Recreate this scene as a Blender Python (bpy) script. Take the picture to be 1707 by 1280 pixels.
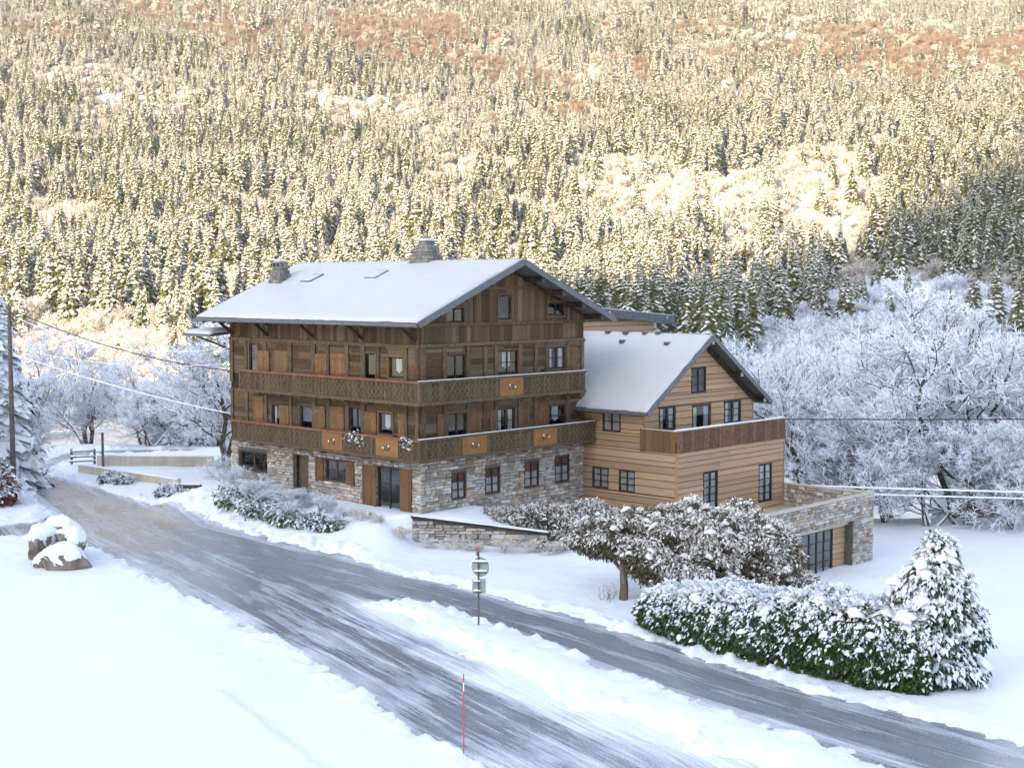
import bpy, math, random
import numpy as np
from mathutils import Vector, Matrix

for o in list(bpy.data.objects): bpy.data.objects.remove(o)
S = bpy.context.scene
COL = S.collection
R = math.radians

# ------------------------------------------------------------------ camera, sky, sun, exposure
cam = bpy.data.cameras.new('camera'); camo = bpy.data.objects.new('camera', cam); COL.objects.link(camo)
camo.location = (0, 0, 12.42); camo.rotation_euler = (math.pi/2 - 0.071, 0, 0)
cam.sensor_width = 36; cam.lens = 36*2300/1707; cam.clip_start = .5; cam.clip_end = 8000
S.camera = camo
SUN_EL = 25.0
SD = (0.571, 0.821)                                   # horizontal direction the sunlight travels
w = bpy.data.worlds.new('World'); S.world = w; w.use_nodes = True
wn = w.node_tree; wn.nodes.clear()
sky = wn.nodes.new('ShaderNodeTexSky'); sky.sky_type = 'NISHITA'; sky.sun_disc = False
sky.sun_elevation = R(SUN_EL); sky.sun_rotation = math.atan2(-SD[0], -SD[1])
sky.altitude = 1100; sky.air_density = 1.0; sky.dust_density = 2.5; sky.ozone_density = 1.0
hs = wn.nodes.new('ShaderNodeHueSaturation'); hs.inputs['Saturation'].default_value = .68
bg = wn.nodes.new('ShaderNodeBackground'); bg.inputs['Strength'].default_value = .15
wo = wn.nodes.new('ShaderNodeOutputWorld')
wn.links.new(sky.outputs[0], hs.inputs['Color']); wn.links.new(hs.outputs[0], bg.inputs['Color']); wn.links.new(bg.outputs[0], wo.inputs['Surface'])
sl = bpy.data.lights.new('sun', 'SUN'); sl.energy = 3.6; sl.angle = R(.5); sl.color = (1, .79, .50)
so = bpy.data.objects.new('sun', sl); COL.objects.link(so)
ce = math.cos(R(SUN_EL))
so.rotation_euler = Vector((SD[0]*ce, SD[1]*ce, -math.sin(R(SUN_EL)))).to_track_quat('-Z', 'Y').to_euler()
so.location = (-300, -200, 300)
vs = S.view_settings; vs.view_transform = 'Standard'; vs.look = 'None'; vs.gamma = 1; vs.use_curve_mapping = False
vs.exposure = 1.90
S.cycles.max_bounces = 6; S.cycles.diffuse_bounces = 3; S.cycles.glossy_bounces = 3; S.cycles.transparent_max_bounces = 8
S.cycles.use_denoising = True

# ------------------------------------------------------------------ numpy noise
def _hash(ix, iy, seed):
    n = (ix.astype(np.int64)*374761393 + iy.astype(np.int64)*668265263 + seed*974634541) & 0x7fffffff
    n = ((n ^ (n >> 13))*1274126177) & 0x7fffffff
    return ((n ^ (n >> 16)) & 0xffff)/65535.0
def vnoise(x, y, seed=0):
    x = np.asarray(x, float); y = np.asarray(y, float)
    ix = np.floor(x); iy = np.floor(y); fx = x-ix; fy = y-iy
    fx = fx*fx*(3-2*fx); fy = fy*fy*(3-2*fy)
    a = _hash(ix, iy, seed); b = _hash(ix+1, iy, seed); c = _hash(ix, iy+1, seed); d = _hash(ix+1, iy+1, seed)
    return (a*(1-fx)+b*fx)*(1-fy)+(c*(1-fx)+d*fx)*fy
def fbm(x, y, seed=0, o=4):
    s = 0; a = .5; t = 0
    for i in range(o):
        s = s+a*vnoise(x*2**i, y*2**i, seed+i*17); t += a; a *= .5
    return s/t-.5
def sst(a, b, x):
    t = np.clip((np.asarray(x, float)-a)/(b-a), 0, 1); return t*t*(3-2*t)

# ------------------------------------------------------------------ object helpers
def tag(o, label=None, cat=None, group=None, kind=None):
    if label: o['label'] = label
    if cat: o['category'] = cat
    if group: o['group'] = group
    if kind or cat: o['kind'] = kind or 'thing'
    return o
def empty(name, loc=(0, 0, 0), rz=0, parent=None):
    o = bpy.data.objects.new(name, None); COL.objects.link(o); o.location = loc; o.rotation_euler = (0, 0, rz); o.parent = parent
    o.empty_display_size = .3
    return o
def inst(name, mesh, parent=None, loc=(0, 0, 0), rot=(0, 0, 0), scl=(1, 1, 1)):
    o = bpy.data.objects.new(name, mesh); COL.objects.link(o); o.parent = parent
    o.location = loc; o.rotation_euler = rot; o.scale = scl
    return o
def copy_tree(o, parent=None):
    c = o.copy(); COL.objects.link(c); c.parent = parent
    for ch in list(o.children): copy_tree(ch, c)
    return c
class MB:
    def __init__(s): s.v = []; s.f = []; s.m = []
    def add(s, vs, fs, m=0):
        b = len(s.v); s.v.extend([tuple(p) for p in vs]); s.f.extend([tuple(i+b for i in f) for f in fs]); s.m.extend([m]*len(fs))
    def box(s, lo, hi, m=0):
        x0, y0, z0 = lo; x1, y1, z1 = hi
        s.add([(x0,y0,z0),(x1,y0,z0),(x1,y1,z0),(x0,y1,z0),(x0,y0,z1),(x1,y0,z1),(x1,y1,z1),(x0,y1,z1)],
              [(0,3,2,1),(4,5,6,7),(0,1,5,4),(1,2,6,5),(2,3,7,6),(3,0,4,7)], m)
    def slab(s, c, th, m=0):                       # four top corners (counter-clockwise from above), vertical thickness
        t = [Vector(p) for p in c]; b = [p-Vector((0, 0, th)) for p in t]
        s.add(b+t, [(0,3,2,1),(4,5,6,7),(0,1,5,4),(1,2,6,5),(2,3,7,6),(3,0,4,7)], m)
    def bar(s, a, b, w, h, m=0, up=(0, 0, 1)):     # rectangular beam between two points
        a = Vector(a); b = Vector(b); d = (b-a).normalized(); sd = d.cross(Vector(up))
        if sd.length < 1e-4: sd = d.cross(Vector((1, 0, 0)))
        sd.normalize(); u = sd.cross(d)
        q = [a+sd*x*w/2+u*y*h/2 for x, y in ((-1,-1),(1,-1),(1,1),(-1,1))]+[b+sd*x*w/2+u*y*h/2 for x, y in ((-1,-1),(1,-1),(1,1),(-1,1))]
        s.add(q, [(0,1,2,3),(7,6,5,4),(0,4,5,1),(1,5,6,2),(2,6,7,3),(3,7,4,0)], m)
    def tube(s, pts, rad, n=6, m=0, cap=True):
        pts = [Vector(p) for p in pts]; b = len(s.v); k = len(pts)
        for i, p in enumerate(pts):
            d = (pts[min(i+1, k-1)]-pts[max(i-1, 0)]).normalized()
            a = d.cross(Vector((0, 0, 1)) if abs(d.z) < .9 else Vector((1, 0, 0))).normalized(); c = d.cross(a)
            r = rad[i] if hasattr(rad, '__len__') else rad
            for j in range(n):
                t = 2*math.pi*j/n; q = p+(a*math.cos(t)+c*math.sin(t))*r; s.v.append((q.x, q.y, q.z))
        for i in range(k-1):
            for j in range(n):
                j2 = (j+1) % n; s.f.append((b+i*n+j, b+i*n+j2, b+(i+1)*n+j2, b+(i+1)*n+j)); s.m.append(m)
        if cap:
            s.f.append(tuple(b+j for j in range(n))[::-1]); s.f.append(tuple(b+(k-1)*n+j for j in range(n))); s.m += [m, m]
    def mesh(s, name, mats, smooth=False):
        me = bpy.data.meshes.new(name); me.from_pydata(s.v, [], s.f)
        for x in (mats if isinstance(mats, (list, tuple)) else [mats]): me.materials.append(x)
        if any(s.m): me.polygons.foreach_set('material_index', s.m)
        if smooth: me.polygons.foreach_set('use_smooth', [True]*len(s.f))
        me.update(); return me
    def build(s, name, mats, parent=None, smooth=False, loc=(0, 0, 0), rz=0):
        return inst(name, s.mesh(name, mats, smooth), parent, loc, (0, 0, rz))

# ------------------------------------------------------------------ materials
def mk(name):
    m = bpy.data.materials.new(name); m.use_nodes = True; n = m.node_tree; n.nodes.clear()
    out = n.nodes.new('ShaderNodeOutputMaterial'); b = n.nodes.new('ShaderNodeBsdfPrincipled'); n.links.new(b.outputs[0], out.inputs['Surface'])
    return m, n, b
def nd(n, t, **kw):
    x = n.nodes.new(t)
    for k, v in kw.items(): setattr(x, k, v)
    return x
def mathn(n, op, a, b=None, clamp=False):
    x = n.nodes.new('ShaderNodeMath'); x.operation = op; x.use_clamp = clamp
    for i, v in enumerate((a, b)):
        if v is None: continue
        if isinstance(v, (int, float)): x.inputs[i].default_value = v
        else: n.links.new(v, x.inputs[i])
    return x.outputs[0]
def mixc(n, fac, a, b, mode='MIX'):
    x = n.nodes.new('ShaderNodeMix'); x.data_type = 'RGBA'; x.blend_type = mode
    for s, v in ((0, fac), (6, a), (7, b)):
        if isinstance(v, (int, float)): x.inputs[s].default_value = v
        elif isinstance(v, tuple): x.inputs[s].default_value = (*v[:3], 1)
        else: n.links.new(v, x.inputs[s])
    return x.outputs[2]
def maprange(n, v, a, b, c=0., d=1.):
    x = n.nodes.new('ShaderNodeMapRange'); x.clamp = True
    for i, q in enumerate((v, a, b, c, d)):
        if isinstance(q, (int, float)): x.inputs[i].default_value = q
        else: n.links.new(q, x.inputs[i])
    return x.outputs[0]
def noise(n, vec, scale, detail=5, rough=.55):
    x = n.nodes.new('ShaderNodeTexNoise'); x.inputs['Scale'].default_value = scale; x.inputs['Detail'].default_value = detail; x.inputs['Roughness'].default_value = rough
    if vec is not None: n.links.new(vec, x.inputs['Vector'])
    return x.outputs[0]
def coords(n, kind='Object', stretch=(1, 1, 1), shift=None):
    t = n.nodes.new('ShaderNodeTexCoord'); mp = n.nodes.new('ShaderNodeMapping'); mp.inputs['Scale'].default_value = stretch
    n.links.new(t.outputs[kind], mp.inputs[0])
    if shift is not None:
        c = n.nodes.new('ShaderNodeCombineXYZ')
        for i in range(3): n.links.new(shift, c.inputs[i])
        n.links.new(c.outputs[0], mp.inputs['Location'])
    return mp.outputs[0]
def rndv(n):                                      # one random value per piece, whether the piece is an object or a mesh island
    oi = n.nodes.new('ShaderNodeObjectInfo'); g = n.nodes.new('ShaderNodeNewGeometry')
    return mathn(n, 'FRACT', mathn(n, 'ADD', mathn(n, 'MULTIPLY', oi.outputs['Random'], 7.31), g.outputs['Random Per Island']))
def bump(n, b, h, strength=.3, dist=.02):
    x = n.nodes.new('ShaderNodeBump'); x.inputs['Strength'].default_value = strength; x.inputs['Distance'].default_value = dist
    n.links.new(h, x.inputs['Height']); n.links.new(x.outputs[0], b.inputs['Normal'])
def pm(name, c1, c2, scale=5., rough=.75, bmp=0., stretch=(1, 1, 1), kind='Object', rnd=0., spec=.25, metal=0., lo=.35, hi=.65, c3=None, dist=.02, detail=6):
    m, n, b = mk(name)
    rv = rndv(n)
    h = noise(n, coords(n, kind, stretch, mathn(n, 'MULTIPLY', rv, 37.) if rnd else None), scale, detail)
    col = mixc(n, maprange(n, h, lo, hi), c1, c2)
    if c3: col = mixc(n, maprange(n, rv, .55, .75), col, mixc(n, .6, col, c3))
    if rnd:
        hv = n.nodes.new('ShaderNodeHueSaturation'); n.links.new(col, hv.inputs['Color'])
        n.links.new(maprange(n, mathn(n, 'FRACT', mathn(n, 'MULTIPLY', rv, 13.7)), 0, 1, 1-rnd, 1+rnd), hv.inputs['Value']); col = hv.outputs[0]
    n.links.new(col, b.inputs['Base Color']); b.inputs['Roughness'].default_value = rough; b.inputs['Specular IOR Level'].default_value = spec; b.inputs['Metallic'].default_value = metal
    if bmp: bump(n, b, h, bmp, dist)
    return m
SNOW = (.86, .88, .90)
def snowtop(name, c1, c2, th0=.0, th1=.4, scale=6., rough=.75, nscale=3., namp=.6, snow=SNOW):
    """bark, rock or twig with snow lying on the faces that look up"""
    m, n, b = mk(name)
    vec = coords(n, 'Object')
    base = mixc(n, maprange(n, noise(n, vec, scale), .35, .65), c1, c2)
    g = n.nodes.new('ShaderNodeNewGeometry'); sp = n.nodes.new('ShaderNodeSeparateXYZ'); n.links.new(g.outputs['Normal'], sp.inputs[0])
    nz = mathn(n, 'ADD', sp.outputs[2], mathn(n, 'MULTIPLY', mathn(n, 'SUBTRACT', noise(n, vec, nscale, 3), .5), namp))
    n.links.new(mixc(n, maprange(n, nz, th0, th1), base, snow), b.inputs['Base Color'])
    b.inputs['Roughness'].default_value = rough; b.inputs['Specular IOR Level'].default_value = .2
    return m
def snow_material(name, col=SNOW, amp=.35):
    m, n, b = mk(name)
    vec = coords(n, 'Object')
    h = mathn(n, 'ADD', noise(n, vec, 1.2, 4), mathn(n, 'ADD', mathn(n, 'MULTIPLY', noise(n, vec, 9, 5), .25), mathn(n, 'MULTIPLY', noise(n, vec, 60, 2), .05)))
    n.links.new(mixc(n, maprange(n, noise(n, vec, .35, 5), .3, .7), (col[0]*.96, col[1]*.97, col[2]*.985), col), b.inputs['Base Color'])
    b.inputs['Roughness'].default_value = .55; b.inputs['Specular IOR Level'].default_value = .25
    bump(n, b, h, amp, .12)
    return m
M = {}
M['snow'] = snow_material('snow', amp=.6)
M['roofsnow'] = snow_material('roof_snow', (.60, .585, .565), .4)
M['needle'] = pm('spruce_needles', (.08, .092, .035), (.16, .155, .06), 3, .8, rnd=.35, spec=.1)
M['needlesnow'] = pm('needle_snow', (.64, .625, .575), (.84, .83, .80), 2.5, .75, rnd=.10, spec=.1)
M['frostneedle'] = snowtop('frosted_needles', (.035, .06, .05), (.07, .10, .075), -.1, .55)
M['nearsnow'] = pm('near_needle_snow', (.80, .82, .85), (.88, .90, .92), 3, .7, rnd=.05, spec=.1)
M['bark'] = pm('bark', (.10, .075, .055), (.19, .15, .12), 6, .9, .5, (1, 1, .25), spec=.1)
M['frost'] = snowtop('frosted_twig', (.16, .13, .11), (.26, .22, .19), -.95, -.5, snow=(.86, .88, .92))
M['frostbark'] = snowtop('snowy_bark', (.07, .055, .045), (.14, .11, .09), .0, .5, snow=(.84, .86, .9))
M['brushtwig'] = snowtop('snowy_brush', (.36, .28, .20), (.46, .37, .28), -.55, .1, snow=(.76, .72, .67))
M['brownbrush'] = pm('brown_brush', (.24, .165, .11), (.42, .33, .25), 2, .9, rnd=.3, spec=.05)
M['wood'] = pm('weathered_wood', (.048, .030, .016), (.155, .099, .054), 3.2, .8, .4, (5, 5, .9), rnd=.42, spec=.15, c3=(.13, .105, .076), lo=.25, hi=.75)
M['beam'] = pm('beam_wood', (.085, .060, .038), (.155, .112, .073), 3, .8, .4, (3, 3, 1), rnd=.2, spec=.15)
M['darkwood'] = pm('dark_wood', (.030, .022, .016), (.075, .056, .04), 3, .85, .3, rnd=.3, spec=.1)
M['shutter'] = pm('shutter_wood', (.15, .082, .034), (.235, .138, .062), 3, .7, .2, (5, 5, .8), rnd=.2, spec=.2)
M['shutterdark'] = pm('old_shutter_wood', (.12, .06, .03), (.19, .10, .05), 3, .7, .2, (5, 5, .8), rnd=.2, spec=.2)
M['balcony'] = pm('balcony_board', (.070, .050, .029), (.135, .100, .060), 4, .85, .3, (4, 4, 1), rnd=.25, spec=.1)
M['lattice'] = pm('lattice_wood', (.115, .088, .055), (.17, .135, .09), 6, .85, rnd=.15, spec=.1)
M['orange'] = pm('orange_panel', (.21, .095, .03), (.27, .13, .046), 3, .6, .1, rnd=.1, spec=.25)
M['rail'] = pm('red_brown_rail', (.16, .065, .035), (.25, .11, .06), 4, .7, .1, (1, 1, 1), spec=.25)
M['siding'] = pm('tan_siding', (.36, .235, .138), (.48, .325, .20), 2.2, .7, .3, (1.5, 6, 6), rnd=.16, spec=.2)
M['chimstone'] = pm('chimney_stone', (.13, .125, .115), (.30, .285, .265), 1.4, .9, .6, (2, 2, 2), rnd=.25, spec=.1, lo=.2, hi=.8, dist=.05)
M['stone'] = pm('wall_stone', (.27, .255, .235), (.58, .545, .50), 1.1, .85, .6, (2, 2, 2), rnd=.38, spec=.15, c3=(.42, .29, .17), lo=.2, hi=.8, dist=.05)
M['mortar'] = pm('mortar', (.10, .095, .088), (.17, .16, .145), 6, .95, .3, spec=.05)
M['concrete'] = pm('beige_concrete', (.46, .40, .31), (.58, .51, .41), 1.6, .85, .15, spec=.15)
M['metal'] = pm('grey_metal', (.085, .09, .10), (.12, .125, .135), 4, .45, spec=.5)
M['roofedge'] = pm('roof_edge', (.10, .10, .105), (.16, .16, .165), 5, .6, spec=.3)
M['slate'] = pm('slate_grey_roof', (.075, .085, .105), (.10, .115, .135), 3, .6, spec=.3)
M['black'] = pm('black_frame', (.012, .012, .013), (.02, .02, .02), 5, .5, spec=.3)
M['brownframe'] = pm('brown_frame', (.055, .03, .022), (.085, .045, .032), 5, .6, spec=.25)
M['interior'] = pm('painted_dark_room', (.012, .011, .010), (.02, .018, .016), 2, .9, spec=.05)  # darkness of the unlit rooms is put into this colour
M['curtain'] = pm('curtain', (.36, .36, .355), (.56, .555, .54), 3, .9, .4, (6, 6, .5), spec=.05)
M['redcurtain'] = pm('red_curtain', (.15, .065, .06), (.22, .10, .09), 6, .9, spec=.05)
M['doorwood'] = pm('door_wood', (.085, .055, .035), (.13, .085, .055), 3, .6, .2, (5, 5, .8), spec=.25)
M['terrace'] = pm('rust_brown_rail_boards', (.10, .055, .036), (.19, .105, .068), 2.5, .75, .2, (1, 1, 3), rnd=.25, spec=.15)
M['cap'] = pm('pale_coping', (.46, .40, .33), (.56, .50, .42), 3, .8, .1, spec=.15)
M['rock'] = pm('boulder_rock', (.13, .105, .085), (.31, .255, .20), 1.6, .85, .8, rnd=.2, spec=.15, dist=.15)
M['pole'] = snowtop('weathered_pole', (.10, .08, .065), (.17, .14, .12), .3, .7)
M['signback'] = pm('grey_green_sign_back', (.26, .33, .29), (.32, .38, .34), 3, .5, spec=.35)
M['galv'] = pm('dark_post_metal', (.075, .07, .075), (.12, .11, .115), 5, .5, spec=.4)
M['red'] = pm('red_pole_paint', (.55, .04, .08), (.65, .06, .10), 5, .5, spec=.3)
M['white'] = pm('white_paint', (.75, .76, .78), (.82, .83, .84), 5, .5, spec=.3)
M['cable'] = pm('dark_cable', (.02, .022, .03), (.03, .032, .04), 5, .6)
M['lampgrey'] = pm('lamp_grey', (.35, .38, .42), (.45, .48, .52), 5, .5)
M['leaf'] = pm('hedge_leaf', (.030, .060, .016), (.085, .125, .032), 2, .55, rnd=.45, spec=.3)
M['leafbrown'] = pm('olive_needles', (.09, .08, .045), (.18, .155, .10), 2, .8, rnd=.4, spec=.1)
M['leafdark'] = pm('dark_green_leaf', (.022, .048, .028), (.05, .085, .045), 2, .6, rnd=.4, spec=.2)
M['leafred'] = pm('russet_leaf', (.13, .035, .03), (.24, .085, .06), 2, .7, rnd=.4, spec=.15)
M['tuftsnow'] = pm('lying_snow', (.82, .84, .87), (.88, .90, .92), 3, .65, rnd=.05, spec=.15)
M['tuftcream'] = pm('lying_snow_dull', (.70, .665, .61), (.86, .835, .79), 3, .75, rnd=.12, spec=.1)
def glass_material():
    m = bpy.data.materials.new('window_glass'); m.use_nodes = True; n = m.node_tree; n.nodes.clear()
    o = n.nodes.new('ShaderNodeOutputMaterial'); t = n.nodes.new('ShaderNodeBsdfTransparent'); t.inputs[0].default_value = (.95, .96, .96, 1)
    g = n.nodes.new('ShaderNodeBsdfGlossy'); g.inputs['Roughness'].default_value = .04
    f = n.nodes.new('ShaderNodeLayerWeight'); f.inputs[0].default_value = .5; x = n.nodes.new('ShaderNodeMixShader')
    n.links.new(mathn(n, 'ADD', mathn(n, 'MULTIPLY', mathn(n, 'POWER', f.outputs['Facing'], 3.), .6), .06, True), x.inputs[0]); n.links.new(t.outputs[0], x.inputs[1]); n.links.new(g.outputs[0], x.inputs[2]); n.links.new(x.outputs[0], o.inputs['Surface'])
    return m
M['glass'] = glass_material()
def road_material():
    m, n, b = mk('icy_road')
    a1 = nd(n, 'ShaderNodeAttribute', attribute_name='rs').outputs['Fac']; a2 = nd(n, 'ShaderNodeAttribute', attribute_name='rd').outputs['Fac']
    a3 = nd(n, 'ShaderNodeAttribute', attribute_name='edge').outputs['Fac']; a4 = nd(n, 'ShaderNodeAttribute', attribute_name='brown').outputs['Fac']
    def vec(k1, k2):
        c = n.nodes.new('ShaderNodeCombineXYZ'); n.links.new(mathn(n, 'MULTIPLY', a1, k1), c.inputs[0]); n.links.new(mathn(n, 'MULTIPLY', a2, k2), c.inputs[1]); return c.outputs[0]
    streak = noise(n, vec(.10, 1.5), 1., 8, .68)
    fine = noise(n, vec(.5, 7.), 1., 6, .65)
    blot = noise(n, coords(n, 'Object'), .22, 6, .6)
    grain = noise(n, coords(n, 'Object'), 14., 4, .7)
    wave = mathn(n, 'SINE', mathn(n, 'ADD', mathn(n, 'MULTIPLY', a2, 4.2), mathn(n, 'MULTIPLY', noise(n, vec(.05, .15), 1., 3), 7.)))
    ridge = maprange(n, mathn(n, 'ABSOLUTE', mathn(n, 'SUBTRACT', noise(n, vec(.035, .75), 1., 3, .5), .5)), .0, .035, 1., 0.)
    s = mathn(n, 'ADD', mathn(n, 'MULTIPLY', streak, .95), mathn(n, 'ADD', mathn(n, 'MULTIPLY', fine, .85), mathn(n, 'ADD', mathn(n, 'MULTIPLY', blot, .8), mathn(n, 'ADD', mathn(n, 'ADD', mathn(n, 'MULTIPLY', ridge, .22), mathn(n, 'MULTIPLY', wave, .12)), mathn(n, 'MULTIPLY', grain, .25)))))
    s = mathn(n, 'ADD', mathn(n, 'SUBTRACT', s, .06), mathn(n, 'MULTIPLY', a3, .45))
    cov = maprange(n, s, 1.34, 2.02)
    veil = mathn(n, 'ADD', mathn(n, 'MULTIPLY', cov, .78), maprange(n, mathn(n, 'ADD', mathn(n, 'MULTIPLY', grain, .5), mathn(n, 'MULTIPLY', fine, .5)), .34, .66, .02, .34))
    asp = mixc(n, grain, (.062, .070, .090), (.12, .132, .158))
    asp = mixc(n, a4, asp, mixc(n, blot, (.16, .105, .06), (.30, .22, .13)))
    veil = mathn(n, 'MULTIPLY', veil, mathn(n, 'SUBTRACT', 1., mathn(n, 'MULTIPLY', a4, .55)), True)
    n.links.new(mixc(n, veil, asp, (.80, .83, .87)), b.inputs['Base Color'])
    n.links.new(maprange(n, mathn(n, 'ADD', cov, mathn(n, 'MULTIPLY', blot, .4)), .1, .8, .13, .6), b.inputs['Roughness']); b.inputs['Specular IOR Level'].default_value = .45
    bump(n, b, mathn(n, 'ADD', s, mathn(n, 'MULTIPLY', grain, .4)), .35, .03)
    return m
M['road'] = road_material()
def hill_material():
    m, n, b = mk('hillside_ground')
    br = nd(n, 'ShaderNodeAttribute', attribute_name='brown').outputs['Fac']
    v = coords(n, 'Object'); h = noise(n, v, .03, 8, .65); h2 = noise(n, v, .4, 5, .6)
    k = maprange(n, mathn(n, 'ADD', br, mathn(n, 'ADD', mathn(n, 'MULTIPLY', mathn(n, 'SUBTRACT', h, .5), .9), mathn(n, 'MULTIPLY', mathn(n, 'SUBTRACT', h2, .5), .5))), .3, .75)
    n.links.new(mixc(n, k, mixc(n, maprange(n, mathn(n, 'ADD', mathn(n, 'MULTIPLY', h2, .6), mathn(n, 'MULTIPLY', h, .4)), .4, .6), (.72, .69, .65), (.50, .42, .34)), mixc(n, h2, (.26, .18, .12), (.44, .34, .26))), b.inputs['Base Color'])
    b.inputs['Roughness'].default_value = .9; b.inputs['Specular IOR Level'].default_value = .05
    return m
M['hill'] = hill_material()

# ------------------------------------------------------------------ terrain
CX, CY = -4.425, 66.24
UX, UY = .68529, .72827                             # gable direction u; long-side direction v = (-UY, UX)
def toW(u, v, z=0): return (CX+UX*u-UY*v, CY+UY*u+UX*v, z)
def toL(x, y): return (x-CX)*UX+(y-CY)*UY, -(x-CX)*UY+(y-CY)*UX
def base_h(x, y):
    u, v = toL(x, y)
    du = np.maximum(np.maximum(-u, u-12.1), 0); dv = np.maximum(np.maximum(-v, v-15.4), 0)
    h = 1.2*(1-sst(.6, 5.5, np.hypot(du, dv)))
    dip = sst(3, 13.5, u)*(1-sst(2, 8, v)); h = h*(1-dip*.8)-2.8*dip
    wd = -(y-(CY-.58-.07*(x-CX))); we = sst(-2.2, .1, x-CX)*(1-sst(6.2, 8.5, x-CX)); wm = sst(.0, .27, wd)*(1-sst(3, 9, wd))*we; h = h*(1-.8*wm)-.30*wm
    yedge = 84+18*(1-sst(-16, 14, x)); e = np.maximum(y-yedge-.06*np.abs(x), 0)
    h = h-20*sst(0, 75, e)-e*.03
    return h
ZD = np.array([0, 95, 150, 300, 420, 520, 650, 800, 1100, 1500, 2000, 2600, 3200.])
ZZ = np.array([-30, -30, -30, -26, -20, -9, 9, 36, 125, 265, 455, 700, 950.])
def hill_h(x, y):
    D = np.hypot(x*.55, y)
    z = np.interp(D, ZD, ZZ)
    ax = np.clip(x/np.maximum(y, 50), -.6, .6)
    return z+(fbm(x/260, y/260, 5, 4)*50)*sst(450, 1100, D)+fbm(x/60, y/60, 9, 3)*9*sst(250, 600, D)-ax*sst(900, 1600, D)*40
ROADL = [(9.6, 20), (3.9, 29), (-.36, 34.85), (-2.56, 37.62), (-5.59, 43.05), (-8.61, 48.31), (-12.45, 53.95), (-16.39, 59.74), (-20.73, 66.11), (-23.72, 67.7), (-27.5, 66.9), (-31, 66), (-31, 70.2), (-27, 70.9), (-25.23, 72.3), (-25.28, 74.96), (-28.12, 80.32), (-30.26, 86.5), (-31.94, 92.16), (-33.24, 97.58), (-33.23, 102.18), (-29.98, 104.3), (-24, 105.5), (-24, 103)]
ROADR = [(-29.34, 101.38), (-31.3, 99.75), (-31.75, 96.25), (-31.11, 91.26), (-27.58, 87.03), (-24.05, 82.68), (-19.71, 77.01), (-14.92, 70.26), (-11.81, 66.58), (-8.15, 63.12), (-3.91, 57.88), (.15, 53.43), (3.24, 50.06), (5.13, 47.08), (8.38, 42.38), (11.28, 39.35), (13.92, 36.72), (20, 30), (28, 20)]
ISLAND = [(-5.66, 53.2), (-5.08, 53.95), (-3.62, 53.54), (-2.16, 52.42), (-1.19, 50.52), (.98, 47.9), (2.88, 44.43), (5.36, 40.81), (7.53, 37.99), (9.71, 34.85), (14.5, 29), (21, 20), (16, 20), (10.5, 28), (5.44, 35.3), (3.31, 37.99), (.85, 41.12), (-1.05, 44.43), (-3.28, 48.31), (-4.58, 50.98)]
def sdpoly(x, y, P):
    P = np.array(P); d = np.full(x.shape, 1e9); ins = np.zeros(x.shape, bool)
    for i in range(len(P)):
        ax, ay = P[i]; bx, by = P[(i+1) % len(P)]; ex, ey = bx-ax, by-ay
        t = np.clip(((x-ax)*ex+(y-ay)*ey)/(ex*ex+ey*ey), 0, 1)
        d = np.minimum(d, np.hypot(x-ax-t*ex, y-ay-t*ey))
        c = ((ay > y) != (by > y)) & (x < (bx-ax)*(y-ay)/(by-ay+1e-12)+ax); ins ^= c
    return np.where(ins, -d, d)
def road_sd(x, y): return np.maximum(sdpoly(x, y, ROADL+ROADR), -sdpoly(x, y, ISLAND))
def along0(x, y, P):
    d = np.full(x.shape, 1e9)
    for (ax, ay), (bx, by) in zip(P[:-1], P[1:]):
        ex, ey = bx-ax, by-ay; t = np.clip(((x-ax)*ex+(y-ay)*ey)/(ex*ex+ey*ey), 0, 1); d = np.minimum(d, np.hypot(x-ax-t*ex, y-ay-t*ey))
    return d
def grid_mesh(name, X, Y, Z, keep, mats, attrs={}, smooth=True):
    ny, nx = X.shape; idx = np.arange(nx*ny).reshape(ny, nx)
    q = np.stack([idx[:-1, :-1], idx[:-1, 1:], idx[1:, 1:], idx[1:, :-1]], -1)
    k = keep[:-1, :-1] & keep[:-1, 1:] & keep[1:, 1:] & keep[1:, :-1]; q = q[k]
    us = np.unique(q); rm = np.full(nx*ny, -1); rm[us] = np.arange(len(us)); q = rm[q]
    co = np.stack([X, Y, Z], -1).reshape(-1, 3)[us]
    me = bpy.data.meshes.new(name); me.vertices.add(len(co)); me.vertices.foreach_set('co', co.ravel())
    me.loops.add(q.size); me.loops.foreach_set('vertex_index', q.ravel().astype(np.int32)); me.polygons.add(len(q))
    me.polygons.foreach_set('loop_start', np.arange(0, q.size, 4, dtype=np.int32))
    me.polygons.foreach_set('use_smooth', np.full(len(q), smooth)); me.materials.append(mats)
    for a, v in attrs.items():
        at = me.attributes.new(a, 'FLOAT', 'POINT'); at.data.foreach_set('value', v.reshape(-1)[us].astype(np.float32))
    me.update(); me.validate(); return me
xs = np.concatenate([np.linspace(-75, -34, 60, endpoint=False), np.arange(-34, 22, .14), np.linspace(22, 75, 80)])
ysl = [22.]
while ysl[-1] < 190: ysl.append(ysl[-1]+max(.13, (ysl[-1]-30)*.0045, (ysl[-1]-100)*.03))
X, Y = np.meshgrid(xs, np.array(ysl))
SDF = road_sd(X, Y)
wob = fbm(X*.9, Y*.9, 3, 4)*.75+fbm(X*3.3, Y*3.3, 8, 2)*.28
_bl = along0(X, Y, [(-5.66, 53.2), (-4.58, 50.98), (-3.28, 48.31), (-1.05, 44.43), (.85, 41.12), (3.31, 37.99), (5.44, 35.3), (10.5, 28)])
sdw = SDF+wob-(.55+2.6*fbm(X*.55, Y*.55, 66, 4))*np.exp(-(_bl/1.25)**2)
G = base_h(X, Y)
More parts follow.
